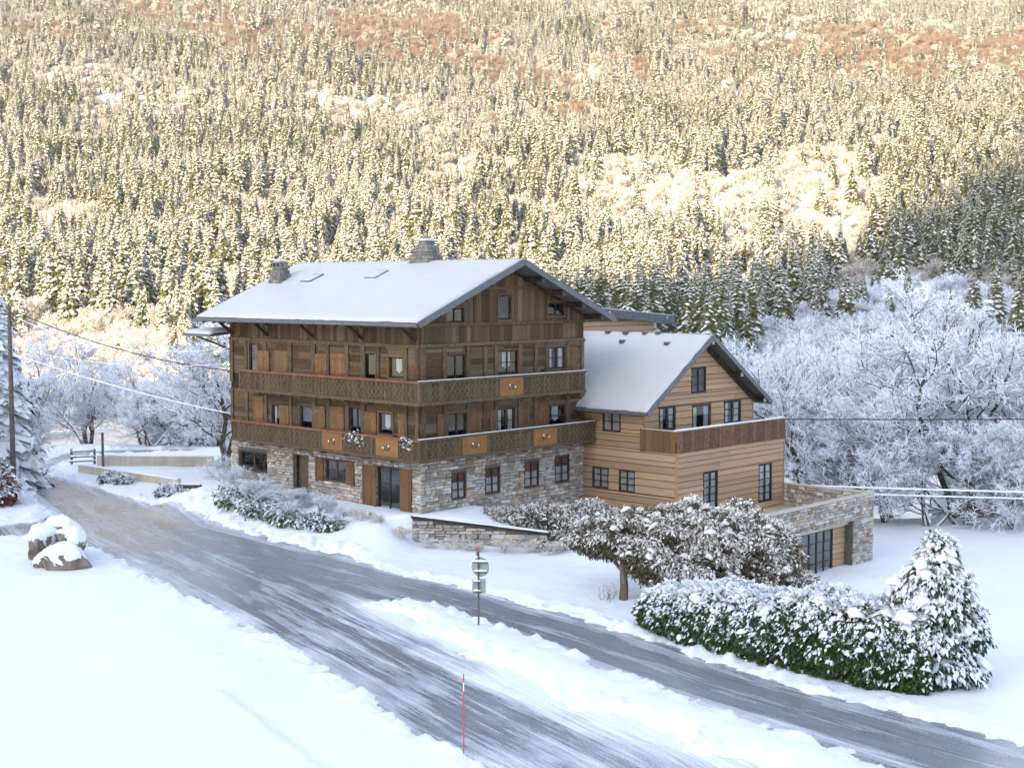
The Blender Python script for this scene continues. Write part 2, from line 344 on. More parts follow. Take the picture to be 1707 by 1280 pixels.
lump = np.maximum(fbm(X*2.2, Y*2.2, 31, 3)+.03, 0)*1.7*np.exp(-((sdw-.4)/.42)**2)+np.maximum(vnoise(X*4.3, Y*4.3, 35)-.62, 0)*.9*np.exp(-((sdw-.1)/.5)**2)
isl = -sdpoly(X, Y, ISLAND)
soft = np.exp(-((X-(-1+.75*(46-Y)))/2.2)**2)*sst(56, 48, Y)            # the worn, shallow side of the island
prof = -.10+.10*sst(-.25, .15, sdw)+.16*sst(.0, .9, sdw)+.07*sst(.9, 3.5, sdw)
prof = prof+np.where(isl > -1, .16*sst(.3, 1.6, isl), 0)
Zs = G+prof+lump*.5+fbm(X*.25, Y*.25, 21, 4)*.22*sst(.4, 3, sdw)+fbm(X*1.3, Y*1.3, 12, 3)*.05*sst(0, 1, sdw)
# raised block shape under the snow in the lower left corner, footprints of a buried terrace
Zs = Zs+.22*sst(.35, -.25, sdpoly(X, Y, [(-8.6, 40.5), (-5.5, 35.2), (-2.5, 29), (-18, 27), (-16, 38.5), (-11.5, 39.8)])+fbm(X*.5, Y*.5, 71, 3)*.3)
def hz(x, y):                                      # snow surface height away from the roads
    return float(base_h(np.array([x]), np.array([y]))[0])+.2
me = grid_mesh('snow_ground', X, Y, Zs, np.ones_like(X, bool), M['snow'])
ground = tag(inst('snow_ground', me), kind='structure', label='smooth shaded snow covering the near ground beside the roads')
CLm = [(7, 25), (2.4, 35.2), (-3.4, 44.5), (-8, 52), (-13.2, 60.2), (-18.5, 67.7), (-23.8, 77.3), (-29.2, 87), (-32.3, 95.5), (-31.5, 101.8), (-24, 104.3)]
CLf = [(24, 22), (12, 35.5), (6.5, 42), (2.4, 48), (-3.2, 55.2), (-9.5, 61.5), (-15, 67.5)]
def along(x, y, P):
    best = np.full(x.shape, 1e9); s = np.zeros(x.shape); dd = np.zeros(x.shape); acc = 0
    for i in range(len(P)-1):
        ax, ay = P[i]; bx, by = P[i+1]; ex, ey = bx-ax, by-ay; L = math.hypot(ex, ey)
        t = np.clip(((x-ax)*ex+(y-ay)*ey)/(L*L), 0, 1); px, py = x-ax-t*ex, y-ay-t*ey; d = np.hypot(px, py)
        k = d < best; best[k] = d[k]; s[k] = acc+t[k]*L; dd[k] = ((px*ey-py*ex)/L)[k]; acc += L
    return s, dd, best
s1, d1, b1 = along(X, Y, CLm); s2, d2, b2 = along(X, Y, CLf)
useF = b2 < b1-.4
rs = np.where(useF, s2+200, s1); rd = np.where(useF, d2+40, d1)
edge = .7*sst(-1.0, .2, SDF)+(.45+1.3*np.clip(fbm(rs*.25, rd*1.2, 55, 4)+.2, 0, 1))*sst(-2.4, -.1, isl)*np.where(useF, 0, 1)-.28*sst(0, 1.2, b1-b2)
brown = sst(62, 74, Y)*.8*(1-sst(95, 99, Y)*.2)*sst(-.2, -1.4, SDF)
me = grid_mesh('road', X, Y, G+.012*np.sin(rd*1.7), SDF < 1.3, M['road'], dict(rs=rs, rd=rd, edge=edge, brown=brown))
tag(inst('road', me), kind='structure', label='icy grey road with a fork and streaks of packed snow')
# far hillside
hx = np.linspace(-1, 1, 150); hx = np.sign(hx)*np.abs(hx)**1.25*1500; hy = np.concatenate([np.linspace(120, 900, 130, endpoint=False), np.linspace(900, 3000, 130)])
HX, HY = np.meshgrid(hx, hy); HZ = hill_h(HX, HY)
PATCH = [(-.11, 1470, .05, 70, 1), (-.19, 1500, .04, 60, 1), (-.30, 1440, .05, 45, .8), (-.005, 1390, .04, 70, 1), (.05, 1230, .03, 70, .8), (.03, 1300, .05, 35, .7), (.20, 1480, .08, 60, 1), (.33, 1520, .06, 80, 1), (-.06, 1600, .07, 50, .8), (.27, 1380, .05, 45, .8), (.1, 1420, .025, 90, .7), (.005, 1120, .03, 40, .6), (.35, 1400, .04, 50, .7), (-.25, 1620, .06, 60, .8), (.12, 1620, .04, 40, .7), (-.16, 1350, .03, 30, .6), (.24, 1600, .05, 40, .6)]
BRUSH = [(.20, 850, .095, 165), (.105, 870, .05, 120), (.31, 560, .09, 160), (.25, 450, .09, 110), (-.31, 440, .08, 60), (-.20, 850, .04, 45), (-.22, 610, .05, 40), (.34, 690, .05, 70), (.15, 640, .04, 50), (-.02, 960, .03, 30), (-.33, 800, .04, 40), (-.12, 700, .05, 30), (.07, 980, .03, 60), (-.26, 1010, .03, 25)]
def brownw(x, y):
    ax = x/np.maximum(y, 1); D = np.hypot(x*.55, y)
    b = np.zeros(np.shape(x))
    for a, d, ra, rd_, k in PATCH: b = np.maximum(b, k*np.exp(-(((ax-a)/ra/1.3)**2+((D-d)/rd_/1.35)**2)))
    return b*(1.08+fbm(x/38, y/38, 79, 3)*1.5)+.08*sst(1100, 1700, D)+fbm(x/90, y/90, 77, 4)*1.0*sst(1000, 1300, D)
def brushw(x, y):
    ax = x/np.maximum(y, 1); D = np.hypot(x*.55, y); b = np.zeros(np.shape(x))
    for a, d, ra, rd_ in BRUSH: b = np.maximum(b, np.exp(-(((ax-a)/ra)**2+((D-d)/rd_)**2)))
    return b+fbm(x/70, y/70, 41, 4)*.55+fbm(x/28, y/28, 43, 2)*.3
def snowpatch(x, y):
    ax = x/np.maximum(y, 1); D = np.hypot(x*.55, y)
    return np.maximum(np.maximum(np.exp(-(((ax-.135)/.016)**2+((D-1880)/35)**2)), np.exp(-(((ax-.162)/.008)**2+((D-1890)/60)**2))), np.exp(-(((ax-.083)/.006)**2+((D-1930)/80)**2)))
bw = np.clip(brownw(HX, HY)-2*snowpatch(HX, HY), -1, 1.2)
me = grid_mesh('hillside', HX, HY, HZ, np.ones_like(HX, bool), M['hill'], dict(brown=bw))
tag(inst('hillside', me), kind='structure', label='steep sunlit mountainside across the valley with snow and russet ground')
# the high massif behind and to the left of the viewpoint, whose shadow fills the valley and the right-hand flank
NS = np.array([-9500, -8000, -6500, -5600, -5000, -4500, -3800, -3000, -2200, -1500, -1000, -700.])
NT = np.concatenate([np.linspace(-6000, -400, 30), np.linspace(-300, 180, 25), np.linspace(200, 340, 36), np.linspace(380, 900, 20)])
SS, TT = np.meshgrid(NS, NT)
crest = 2330+620*sst(302, 238, TT+9*np.sin(TT/7.))+60*np.sin(TT/130)*sst(260, 100, TT)-2200*sst(450, 880, TT)-500*sst(-300, -5000, TT)
NZ = np.interp(SS, [-9500, -5000, -700], [0, 1, 0])*crest+fbm(SS/500, TT/500, 61, 4)*200*np.abs(np.sin((SS+5000)/1600))*sst(0, 900, np.abs(SS+5000))-15
NX = SD[0]*SS-SD[1]*TT; NY = SD[1]*SS+SD[0]*TT
me = grid_mesh('mountain_massif', NX, NY, NZ, np.ones_like(NX, bool), M['hill'], dict(brown=np.zeros_like(NX)))
tag(inst('mountain_massif', me), kind='structure', label='high snowy massif behind the viewpoint that shades the valley')

# ------------------------------------------------------------------ building kit
rng = random.Random(7)
def unit_box_mesh(name, mat, ch=.06, cham=(1, 1, 1)):
    """unit block with its outer (+y) edges eased"""
    c = .5; k = ch; v = []
    for z in (-c, c):
        v += [(-c, -c, z), (c, -c, z)]
    b = MB(); b.v = [(-c,-c,-c),(c,-c,-c),(c,-c,c),(-c,-c,c),(-c,c-2*k,-c),(c,c-2*k,-c),(c,c-2*k,c),(-c,c-2*k,c),(-c+k,c,-c+k),(c-k,c,-c+k),(c-k,c,c-k),(-c+k,c,c-k)]
    b.f = [(0,1,2,3),(0,4,5,1),(1,5,6,2),(2,6,7,3),(3,7,4,0),(4,8,9,5),(5,9,10,6),(6,10,11,7),(7,11,8,4),(8,11,10,9)]; b.m = [0]*10
    me = b.mesh(name, mat); return me
def stone_mesh(name, mat, seed):
    r = random.Random(seed); b = MB(); c = .5
    j = lambda a: a+r.uniform(-.07, .07)
    fr = [(j(-.5), .15, j(-.5)), (j(.5), .15, j(-.5)), (j(.5), .15, j(.5)), (j(-.5), .15, j(.5))]
    fr2 = [(p[0]*.84, .5+r.uniform(-.25, .1), p[2]*.74) for p in fr]
    bk = [(p[0], -.5, p[2]) for p in fr]
    b.add(bk+fr+fr2, [(0,4,5,1),(1,5,6,2),(2,6,7,3),(3,7,4,0),(4,8,9,5),(5,9,10,6),(6,10,11,7),(7,11,8,4),(8,11,10,9)])
    return b.mesh(name, mat)
STONES = [stone_mesh('stone', M['stone'], i) for i in range(7)]
PLANK = unit_box_mesh('plank', M['wood'], .05)
BOARD = unit_box_mesh('balcony_board', M['balcony'], .05)
def clap_mesh():
    b = MB(); b.add([(-.5,-.5,-.5),(.5,-.5,-.5),(.5,.5,-.5),(-.5,.5,-.5),(-.5,-.5,.5),(.5,-.5,.5),(.5,-.1,.5),(-.5,-.1,.5)], [(0,3,2,1),(4,5,6,7),(0,1,5,4),(1,2,6,5),(2,3,7,6),(3,0,4,7)])
    return b.mesh('siding_board', M['siding'])
CLAP = clap_mesh()
class Face:
    """a wall plane of a building in its local (u, v) frame; a runs along the wall, d is outwards"""
    def __init__(s, root, axis, val):
        s.root = root; s.axis = axis; s.val = val
        s.rot = R(90) if axis == 'u' else R(180)      # piece +y points outwards (-u or -v)
    def p(s, a, z, d=0): return (s.val-d, a, z) if s.axis == 'u' else (a, s.val-d, z)
    def piece(s, name, mesh, a0, a1, z0, z1, d0, d1, parent=None, off=(0, 0, 0)):
        c = s.p((a0+a1)/2, (z0+z1)/2, (d0+d1)/2)
        return inst(name, mesh, parent or s.root, tuple(c[i]-off[i] for i in range(3)), (0, 0, s.rot), (abs(a1-a0), abs(d1-d0), abs(z1-z0)))
    def box(s, mb, a0, a1, z0, z1, d0, d1, m=0):
        p = s.p(a0, z0, d0); q = s.p(a1, z1, d1)
        mb.box(tuple(min(p[i], q[i]) for i in range(3)), tuple(max(p[i], q[i]) for i in range(3)), m)
def cuts(a0, a1, step, var, brk=()):
    xs_ = [a0]
    while xs_[-1] < a1-step*.6: xs_.append(xs_[-1]+step*rng.uniform(1-var, 1+var))
    xs_ = [x for x in xs_ if x < a1-step*.3]+[a1]
    bk = [b for b in brk if a0 < b < a1]
    xs_ = [x for x in xs_ if x in (a0, a1) or all(abs(x-b) > step*.35 for b in bk)]+bk
    return sorted(set(xs_))
def minus(lo, hi, ivs):
    out = [(lo, hi)]
    for a, b in ivs:
        nx_ = []
        for l, h in out:
            if b <= l or a >= h: nx_.append((l, h)); continue
            if a-l > .02: nx_.append((l, a))
            if h-b > .02: nx_.append((b, h))
        out = nx_
    return out
def planks(face, mesh, name, a0, a1, z0, z1, orient, w_, ops=(), d=(0, .05), ztop=None, seg=None, parent=None, gap=.008):
    if orient == 'V':
        xs_ = cuts(a0, a1, w_, .35, [o[0] for o in ops]+[o[1] for o in ops])
        for l, h in zip(xs_[:-1], xs_[1:]):
            c = (l+h)/2; zt = min(z1, min(ztop(l), ztop(h))) if ztop else z1
            for q0, q1 in minus(z0, zt, [(o[2], o[3]) for o in ops if o[0] < c < o[1]]):
                if q1-q0 > .05: face.piece(name, mesh, l+gap/2, h-gap/2, q0, q1, d[0], d[1]*rng.uniform(.6, 1.25), parent)
    else:
        zs_ = cuts(z0, z1, w_, .2, [o[2] for o in ops]+[o[3] for o in ops])
        for l, h in zip(zs_[:-1], zs_[1:]):
            c = (l+h)/2
            aa0, aa1 = a0, a1
            if ztop:
                while ztop(aa0) < (l+h)/2 and aa0 < aa1: aa0 += .05
                while ztop(aa1) < (l+h)/2 and aa1 > aa0: aa1 -= .05
                if aa1-aa0 < .2: continue
            for q0, q1 in minus(aa0, aa1, [(o[0], o[1]) for o in ops if o[2] < c < o[3]]):
                ss = cuts(q0, q1, seg, .4) if seg and q1-q0 > seg*1.5 else [q0, q1]
                for e0, e1 in zip(ss[:-1], ss[1:]):
                    face.piece(name, mesh, e0+.004, e1-.004, l+gap/2, h-gap/2, d[0], d[1]*rng.uniform(.6, 1.25), parent)
def stones(face, a0, a1, z0, z1, ops, limit, parent=None, ch=.2, cw=.46, dd=.09, d0=0.):
    """courses of separate stones; the `limit` largest as objects, the others joined"""
    L = []; z = z0
    while z < z1-.06:
        h = min(rng.uniform(ch*.65, ch*1.35), z1-z)
        if z1-z-h < .08: h = z1-z
        a = a0-rng.uniform(0, cw*.5)
        c = z+h/2; iv = minus(a0, a1, [(o[0], o[1]) for o in ops if o[2]-.06 < c < o[3]+.06])
        for q0, q1 in iv:
            for e0, e1 in zip(*(lambda t: (t[:-1], t[1:]))(cuts(q0, q1, cw*rng.uniform(.75, 1.25), .55))):
                if e1-e0 > .3 and h > ch*1.05 and rng.random() < .3:
                    m_ = z+h*rng.uniform(.35, .65); L += [(e0, e1, z, m_), (e0, e1, m_, z+h)]
                else: L.append((e0, e1, z, z+h))
        z += h
    L.sort(key=lambda s: -(s[1]-s[0])*(s[3]-s[2]))
    rest = MB()
    for i, (e0, e1, q0, q1) in enumerate(L):
        me = STONES[rng.randrange(7)]; dp = dd*rng.uniform(.6, 1.3); g = .011
        if i < limit: face.piece('stone', me, e0+g, e1-g, q0+g*.7, q1-g*.7, d0-.04, d0+dp, parent)
        else:
            c = Vector(face.p((e0+e1)/2, (q0+q1)/2, d0+(dp-.04)/2)); rm = Matrix.Rotation(face.rot, 3, 'Z')
            rest.add([c+rm @ Vector((p.co.x*(e1-e0-2*g), p.co.y*(dp+.04), p.co.z*(q1-q0-1.4*g))) for p in me.vertices], [tuple(p.vertices) for p in me.polygons])
    if rest.v: tag(rest.build('small_stones', M['stone'], parent or face.root), kind='stuff')
def backing(face, a0, a1, z0, z1, ops, d0, d1, mat, name='wall', ztop=None):
    """solid wall behind the cladding with real openings"""
    mb = MB(); xa = sorted(set([a0, a1]+[x for o in ops for x in o[:2] if a0 < x < a1]+([] if not ztop else list(np.linspace(a0, a1, 25)))))
    for l, h in zip(xa[:-1], xa[1:]):
        c = (l+h)/2; zt = min(z1, ztop(l), ztop(h)) if ztop else z1
        for q0, q1 in minus(z0, zt, [(o[2], o[3]) for o in ops if o[0] < c < o[1]]):
            face.box(mb, l, h, q0, q1, d0, d1)
            if ztop and q1 == zt and zt < z1:        # sloping top that follows the roof
                zl, zh = min(z1, ztop(l)), min(z1, ztop(h)); lo_ = min(zl, zh)-.001
                A_ = [face.p(l, lo_, d0), face.p(h, lo_, d0), face.p(h, zh+.002, d0), face.p(l, zl+.002, d0)]; B_ = [face.p(l, lo_, d1-.002), face.p(h, lo_, d1-.002), face.p(h, zh+.002, d1-.002), face.p(l, zl+.002, d1-.002)]
                mb.add(A_+B_, [(0,1,2,3), (7,6,5,4), (0,4,5,1), (1,5,6,2), (2,6,7,3), (3,7,4,0)])
    return mb.build(name, mat, face.root)
PANE = {}
def window(face, o, cols=2, rows=3, frame='black', curtain=None, fw=.07, name='window', valance=False, depth=(-.05, .03), sill=False, lab=None):
    a0, a1, z0, z1 = o; mb = MB(); f = fw; d0, d1 = depth
    face.box(mb, a0, a1, z0, z0+f, d0, d1); face.box(mb, a0, a1, z1-f, z1, d0, d1)
    face.box(mb, a0, a0+f, z0+f, z1-f, d0, d1); face.box(mb, a1-f, a1, z0+f, z1-f, d0, d1)
    A = np.linspace(a0+f, a1-f, cols+1); Zr = np.linspace(z0+f, z1-f, rows+1)
    for i, x in enumerate(A[1:-1]): face.box(mb, x-f*.5, x+f*.5, z0+f, z1-f, d0+.02, d1-.01)
    for z in Zr[1:-1]: face.box(mb, a0+f, a1-f, z-.018, z+.018, d0+.018, d1-.015)
    w_ = mb.build(name, M[frame], face.root)
    if lab: w_['label'] = lab
    for l, h in zip(A[:-1], A[1:]):
        for b, t in zip(Zr[:-1], Zr[1:]):
            pb = MB(); face.box(pb, l, h, b, t, d0+.028, d0+.034); pb.build('pane', M['glass'], w_)
    cb = MB(); dk = d0-.05
    if curtain == 'side':
        ww = (a1-a0)
        for q0, q1 in ((a0+f, a0+f+ww*.24), (a1-f-ww*.24, a1-f)): face.box(cb, q0, q1, z0+f, z1-f, dk, dk+.03)
    elif curtain == 'full':
        for k in range(8):
            q0 = a0+f+(a1-a0-2*f)*k/8; face.box(cb, q0, q0+(a1-a0-2*f)/8-.004, z0+f, z1-f-(.33*(z1-z0) if valance else 0), dk-(k % 2)*.02, dk+.03)
    elif curtain == 'drop':                         # pointed lace drop
        m_ = (a0+a1)/2; ww = (a1-a0)*.18; zz = z0+(z1-z0)*.22
        pts = [(m_-ww, z1-f), (m_-ww, zz+.15), (m_, zz), (m_+ww, zz+.15), (m_+ww, z1-f)]
        A_ = [face.p(a, z, dk) for a, z in pts]; B_ = [face.p(a, z, dk+.02) for a, z in pts]
        cb.add(A_+B_, [(0,1,2,3,4), (9,8,7,6,5)]+[(i, (i+1) % 5, 5+(i+1) % 5, 5+i) for i in range(5)])
    if cb.v: cb.build('curtain', M['curtain'], w_)
    if valance:
        vb = MB(); face.box(vb, a0+f, a1-f, z1-f-.3*(z1-z0), z1-f, dk, dk+.03); vb.build('curtain', M['redcurtain'], w_, )['label'] = 'red valance across the top of the window'
    if sill:
        sb = MB(); face.box(sb, a0-.06, a1+.06, z0-.07, z0-.002, -.05, .12); sb.build('sill', M[sill], w_)
    return w_
def shutter(face, o, mat='shutter', d=(.05, .10)):
    a0, a1, z0, z1 = o; mb = MB(); n = max(2, round((a1-a0)/.2)); A = np.linspace(a0, a1, n+1)
    for l, h in zip(A[:-1], A[1:]): face.box(mb, l+.004, h-.004, z0, z1, d[0], d[1])
    for zz in (z0+(z1-z0)*.17, z0+(z1-z0)*.8): face.box(mb, a0+.04, a1-.04, zz-.05, zz+.05, d[1]-.01, d[1]+.03)
    mb.build('shutter', M[mat], face.root)
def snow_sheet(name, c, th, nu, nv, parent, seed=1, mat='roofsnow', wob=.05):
    """snow lying on a sloping rectangle; corners counter-clockwise from above"""
    c = [np.array(p, float) for p in c]; mb = MB(); U = np.linspace(0, 1, nu+1); V = np.linspace(0, 1, nv+1)
    lu = np.linalg.norm(c[1]-c[0]); lv = np.linalg.norm(c[3]-c[0])
    vt = []
    for j, v_ in enumerate(V):
        for i, u_ in enumerate(U):
            e = min(u_*lu, (1-u_)*lu, v_*lv, (1-v_)*lv)
            p = (c[0]*(1-u_)+c[1]*u_)*(1-v_)+(c[3]*(1-u_)+c[2]*u_)*v_
            n1 = float(fbm(np.array(u_*lu*.5+seed), np.array(v_*lv*.5), seed, 4)); n2 = float(fbm(np.array(u_*lu*2.1), np.array(v_*lv*2.1), seed+5, 2))
            if e < 1e-6:
                inw = np.array([.5-u_, .5-v_]); p = p+((c[1]-c[0])/lu*np.sign(inw[0])*(abs(inw[0]) > .499)+(c[3]-c[0])/lv*np.sign(inw[1])*(abs(inw[1]) > .499))*(.02+max(0, n2)*wob*4)
                p = p+np.array([0, 0, th*.55])
            else: p = p+np.array([0, 0, th*(1+n1*1.3)*(.70+.30*min(1, e/.4))+n2*.04])
            vt.append(tuple(p))
    f = [(j*(nu+1)+i, j*(nu+1)+i+1, (j+1)*(nu+1)+i+1, (j+1)*(nu+1)+i) for j in range(nv) for i in range(nu)]
    per = [i for i in range(nu+1)]+[j*(nu+1)+nu for j in range(1, nv+1)]+[nv*(nu+1)+i for i in range(nu-1, -1, -1)]+[j*(nu+1) for j in range(nv-1, 0, -1)]
    b = len(vt); vt += [(vt[i][0], vt[i][1], vt[i][2]-th*.55) for i in per]; k = len(per)
    f += [(per[i], b+i, b+(i+1) % k, per[(i+1) % k]) for i in range(k)]
    mb.add(vt, f); return mb.build(name, M[mat], parent, True)

# ------------------------------------------------------------------ the old chalet
ROT = math.atan2(UY, UX)
chalet = tag(empty('chalet', (CX, CY, 0), ROT), 'large dark weathered wooden chalet with two balconies on a grey stone ground floor', 'house')
LL, LR, ZS, ZE, ZR, HW, OV = 15.44, 12.1, 4.05, 10.68, 13.72, 5.9, 1.37
PIT = (ZR-ZE)/(HW+OV)
def roofz(u): return ZE+PIT*(min(u, 2*HW-u)+OV)
def under(u): return roofz(u)-.30
FL = Face(chalet, 'u', 0.); FG = Face(chalet, 'v', 0.)
mb = MB(); mb.box((.42, .42, .2), (LR-.1, LL-.1, 10.6)); mb.build('core', M['interior'], chalet)
LW = [(12.19, 14.78, 2.25, 3.35), (8.61, 9.89, 1.0, 3.47), (5.47, 7.21, 2.35, 3.5), (1.38, 3.12, 1.05, 3.47)]
GW = [(2.06, 3.06, 1.86, 3.18), (4.44, 5.52, 1.88, 3.2), (7.37, 8.50, 1.88, 3.22), (9.78, 10.95, 1.90, 3.27)]
backing(FL, 0, LL, -.3, ZS, LW, -.30, 0, M['mortar'], 'stone_wall_core'); backing(FG, .3, LR, -.8, ZS, GW, -.30, 0, M['mortar'], 'stone_wall_core')
stones(FL, -.07, LL, .75, ZS+.1, [(o[0]-.03, o[1]+.03, o[2]-.03, o[3]+.03) for o in LW], 110, ch=.15, cw=.38)
stones(FG, -.07, LR+.0, .1, ZS+.1, [(o[0]-.03, o[1]+.03, o[2]-.03, o[3]+.03) for o in GW], 190, ch=.155, cw=.38)
window(FL, LW[0], 2, 1, 'brownframe', None, .12, depth=(-.14, -.08)); window(FL, LW[2], 2, 2, 'brownframe', None, .09, depth=(-.09, -.02), lab='window between open shutters in the stone wall')
window(FL, LW[3], 2, 3, 'black', None, .10, name='glazed_door', depth=(-.09, -.02))
mb = MB(); FL.box(mb, LW[1][0], LW[1][1], 1., 3.47, -.24, -.16); d_ = mb.build('door', M['doorwood'], chalet)
mb = MB(); FL.box(mb, 8.70, 9.22, 1.15, 2.05, -.155, -.13); FL.box(mb, 8.70, 9.55, 2.2, 3.3, -.155, -.13); mb.build('door_panel', M['doorwood'], d_)
mb = MB(); FL.box(mb, 9.62, 9.89, 1., 3.47, -.155, .02); mb.build('door_frame', M['darkwood'], d_); mb = MB(); FL.box(mb, 9.5, 9.56, 2.0, 2.12, -.155, -.07); mb.build('handle', M['metal'], d_)
for o in ((7.24, 7.95, 2.30, 3.5), (4.80, 5.44, 2.30, 3.52), (3.14, 4.18, 1.05, 3.45), (.52, 1.36, 1.05, 3.47)): shutter(FL, o, 'shutterdark', (.075, .13))
for o in GW: window(FG, o, 2, 3, 'brownframe', 'full', .07, valance=True, depth=(-.05, .03))
# upper storeys: openings
LM = [(10.97, 11.66, 4.6, 6.05), (8.16, 9.21, 4.3, 6.15), (4.13, 5.2, 4.3, 6.3), (1.93, 2.95, 5.1, 6.16)]
LT = [(12.88, 13.64, 7.5, 9.30), (3.19, 4.06, 7.1, 9.06), (1.03, 2.17, 7.92, 8.95)]
GM = [(1.79, 3.12, 4.4, 6.15), (5.32, 6.62, 4.9, 6.16), (9.22, 10.58, 4.95, 6.1)]
GT = [(1.72, 3.04, 7.0, 9.04), (5.3, 6.9, 7.9, 9.12), (9.2, 10.55, 8.02, 9.18)]
GA = [(1.69, 2.93, 10.63, 11.31), (5.41, 6.34, 10.70, 11.94), (9.15, 10.48, 10.85, 11.54)]
backing(FL, 0, LL, ZS+.1, 11.0, LM+LT, -.30, 0, M['darkwood'], 'timber_wall'); backing(FG, .3, LR, ZS+.1, 14, GM+GT+GA, -.30, 0, M['darkwood'], 'timber_wall', ztop=under)
mb = MB()
mb.add([(.05, LL, 4.1), (LR, LL, 4.1), (LR, LL, under(LR)), (HW, LL, under(HW)), (.05, LL, under(0)), (.05, LL-.1, 4.1), (LR, LL-.1, 4.1), (LR, LL-.1, under(LR)), (HW, LL-.1, under(HW)), (.05, LL-.1, under(0))], [(0,4,3,2,1), (5,6,7,8,9), (0,1,6,5), (1,2,7,6), (0,5,9,4)])
mb.box((LR-.12, .3, -.8), (LR, LL, 10.9)); mb.build('rear_wall', M['darkwood'], chalet)
LP = [15.25, 13.9, 12.2, 10.0, 8.02, 6.85, 5.35, 4.1, 2.95, .95, .15]           # posts on the long side
GP = [.16, 1.55, 3.2, 4.4, 5.2, 7.0, 8.2, 9.1, 10.75, 11.95]                     # posts on the gable
for F_, ops, posts, ln in ((FL, LM+LT, LP, LL), (FG, GM+GT, GP, LR)):
    planks(F_, PLANK, 'wall_board', 0., ln, 4.95, 6.75, 'H', .27, [o for o in ops if o[3] < 7], seg=2.6)
    planks(F_, PLANK, 'wall_board', 0., ln, 7.6, 9.42, 'H', .27, [o for o in ops if o[3] > 7], seg=2.6)
    for zlo, zhi in ((4.3, 6.75), (7.1, 9.42)):
        for p_ in posts:
            if any(o[0]-.02 < p_ < o[1]+.02 and o[2] < zhi and o[3] > zlo for o in ops): continue
            mb = MB(); wd = .11 if rng.random() < .5 else .15; F_.box(mb, p_-wd, p_+wd, zlo, zhi, .0, .10+rng.random()*.03); mb.build('post', M['beam'], chalet)
planks(FL, PLANK, 'plank', 0., LL, 9.6, 11.0, 'V', .3)
planks(FG, PLANK, 'plank', 0.06, LR, 9.62, 10.42, 'V', .3)
planks(FG, PLANK, 'plank', 0.06, LR, 10.6, 14, 'V', .31, GA, ztop=under)
for F_, a1, zz, h in ((FL, LL, 9.42, .17), (FG, LR, 9.44, .17), (FG, LR, 10.43, .17)):
    mb = MB(); F_.box(mb, -.02, a1, zz, zz+h, .0, .13); mb.build('beam', M['beam'], chalet)
mb = MB(); FG.box(mb, 3.9, 8.3, 12.25, 12.38, .0, .11); mb.build('beam', M['beam'], chalet)
def trim(F_, o, mat='beam', w_=.1):
    mb = MB(); a0, a1, z0, z1 = o
    F_.box(mb, a0-w_, a0, z0-w_, z1+w_, .0, .09); F_.box(mb, a1, a1+w_, z0-w_, z1+w_, .0, .09); F_.box(mb, a0, a1, z1, z1+w_, .0, .092); F_.box(mb, a0, a1, z0-w_, z0, .0, .092)
    mb.build('window_trim', M[mat], chalet)
for o, c_, kind in ((LM[0], 1, 'side'), (LM[1], 1, None), (LM[2], 2, None), (LM[3], 1, 'drop'), (LT[0], 1, None), (LT[1], 1, None), (LT[2], 1, 'drop')):
    window(FL, o, c_, 1 if c_ == 1 else 2, 'darkwood', kind, .07, depth=(-.06, .02)); trim(FL, o, 'shutter' if o in (LT[2], LM[3]) else 'beam')
for o, c_, kind in ((GM[0], 2, None), (GM[1], 2, 'side'), (GM[2], 1, 'drop'), (GT[0], 2, None), (GT[1], 2, 'drop'), (GT[2], 2, 'side'), (GA[0], 2, None), (GA[1], 1, None), (GA[2], 2, None)):
    window(FG, o, c_, 1 if o in GA else 2, 'darkwood', kind, .07, depth=(-.06, .02)); trim(FG, o)
for o in ((12.4, 13.3, 5.0, 6.42), (10.15, 10.93, 4.9, 6.07), (7.10, 8.08, 4.9, 6.2), (5.6, 6.72, 4.95, 6.25), (3.1, 4.05, 4.9, 6.15), (.85, 1.5, 4.9, 6.22), (11.8, 12.8, 7.7, 8.92), (10.19, 11.4, 7.7, 8.95), (6.93, 7.95, 7.7, 8.9), (5.5, 6.6, 7.7, 8.97)): shutter(FL, o, 'shutter', (.055, .11))
for o in ((1.05, 1.7, 4.9, 6.18), (3.26, 4.1, 4.9, 6.18), (4.72, 5.2, 4.9, 6.16), (6.8, 7.7, 4.9, 6.17), (8.3, 9.1, 4.9, 6.2), (10.8, 11.5, 7.9, 9.15)): shutter(FG, o, 'shutterdark', (.055, .11))
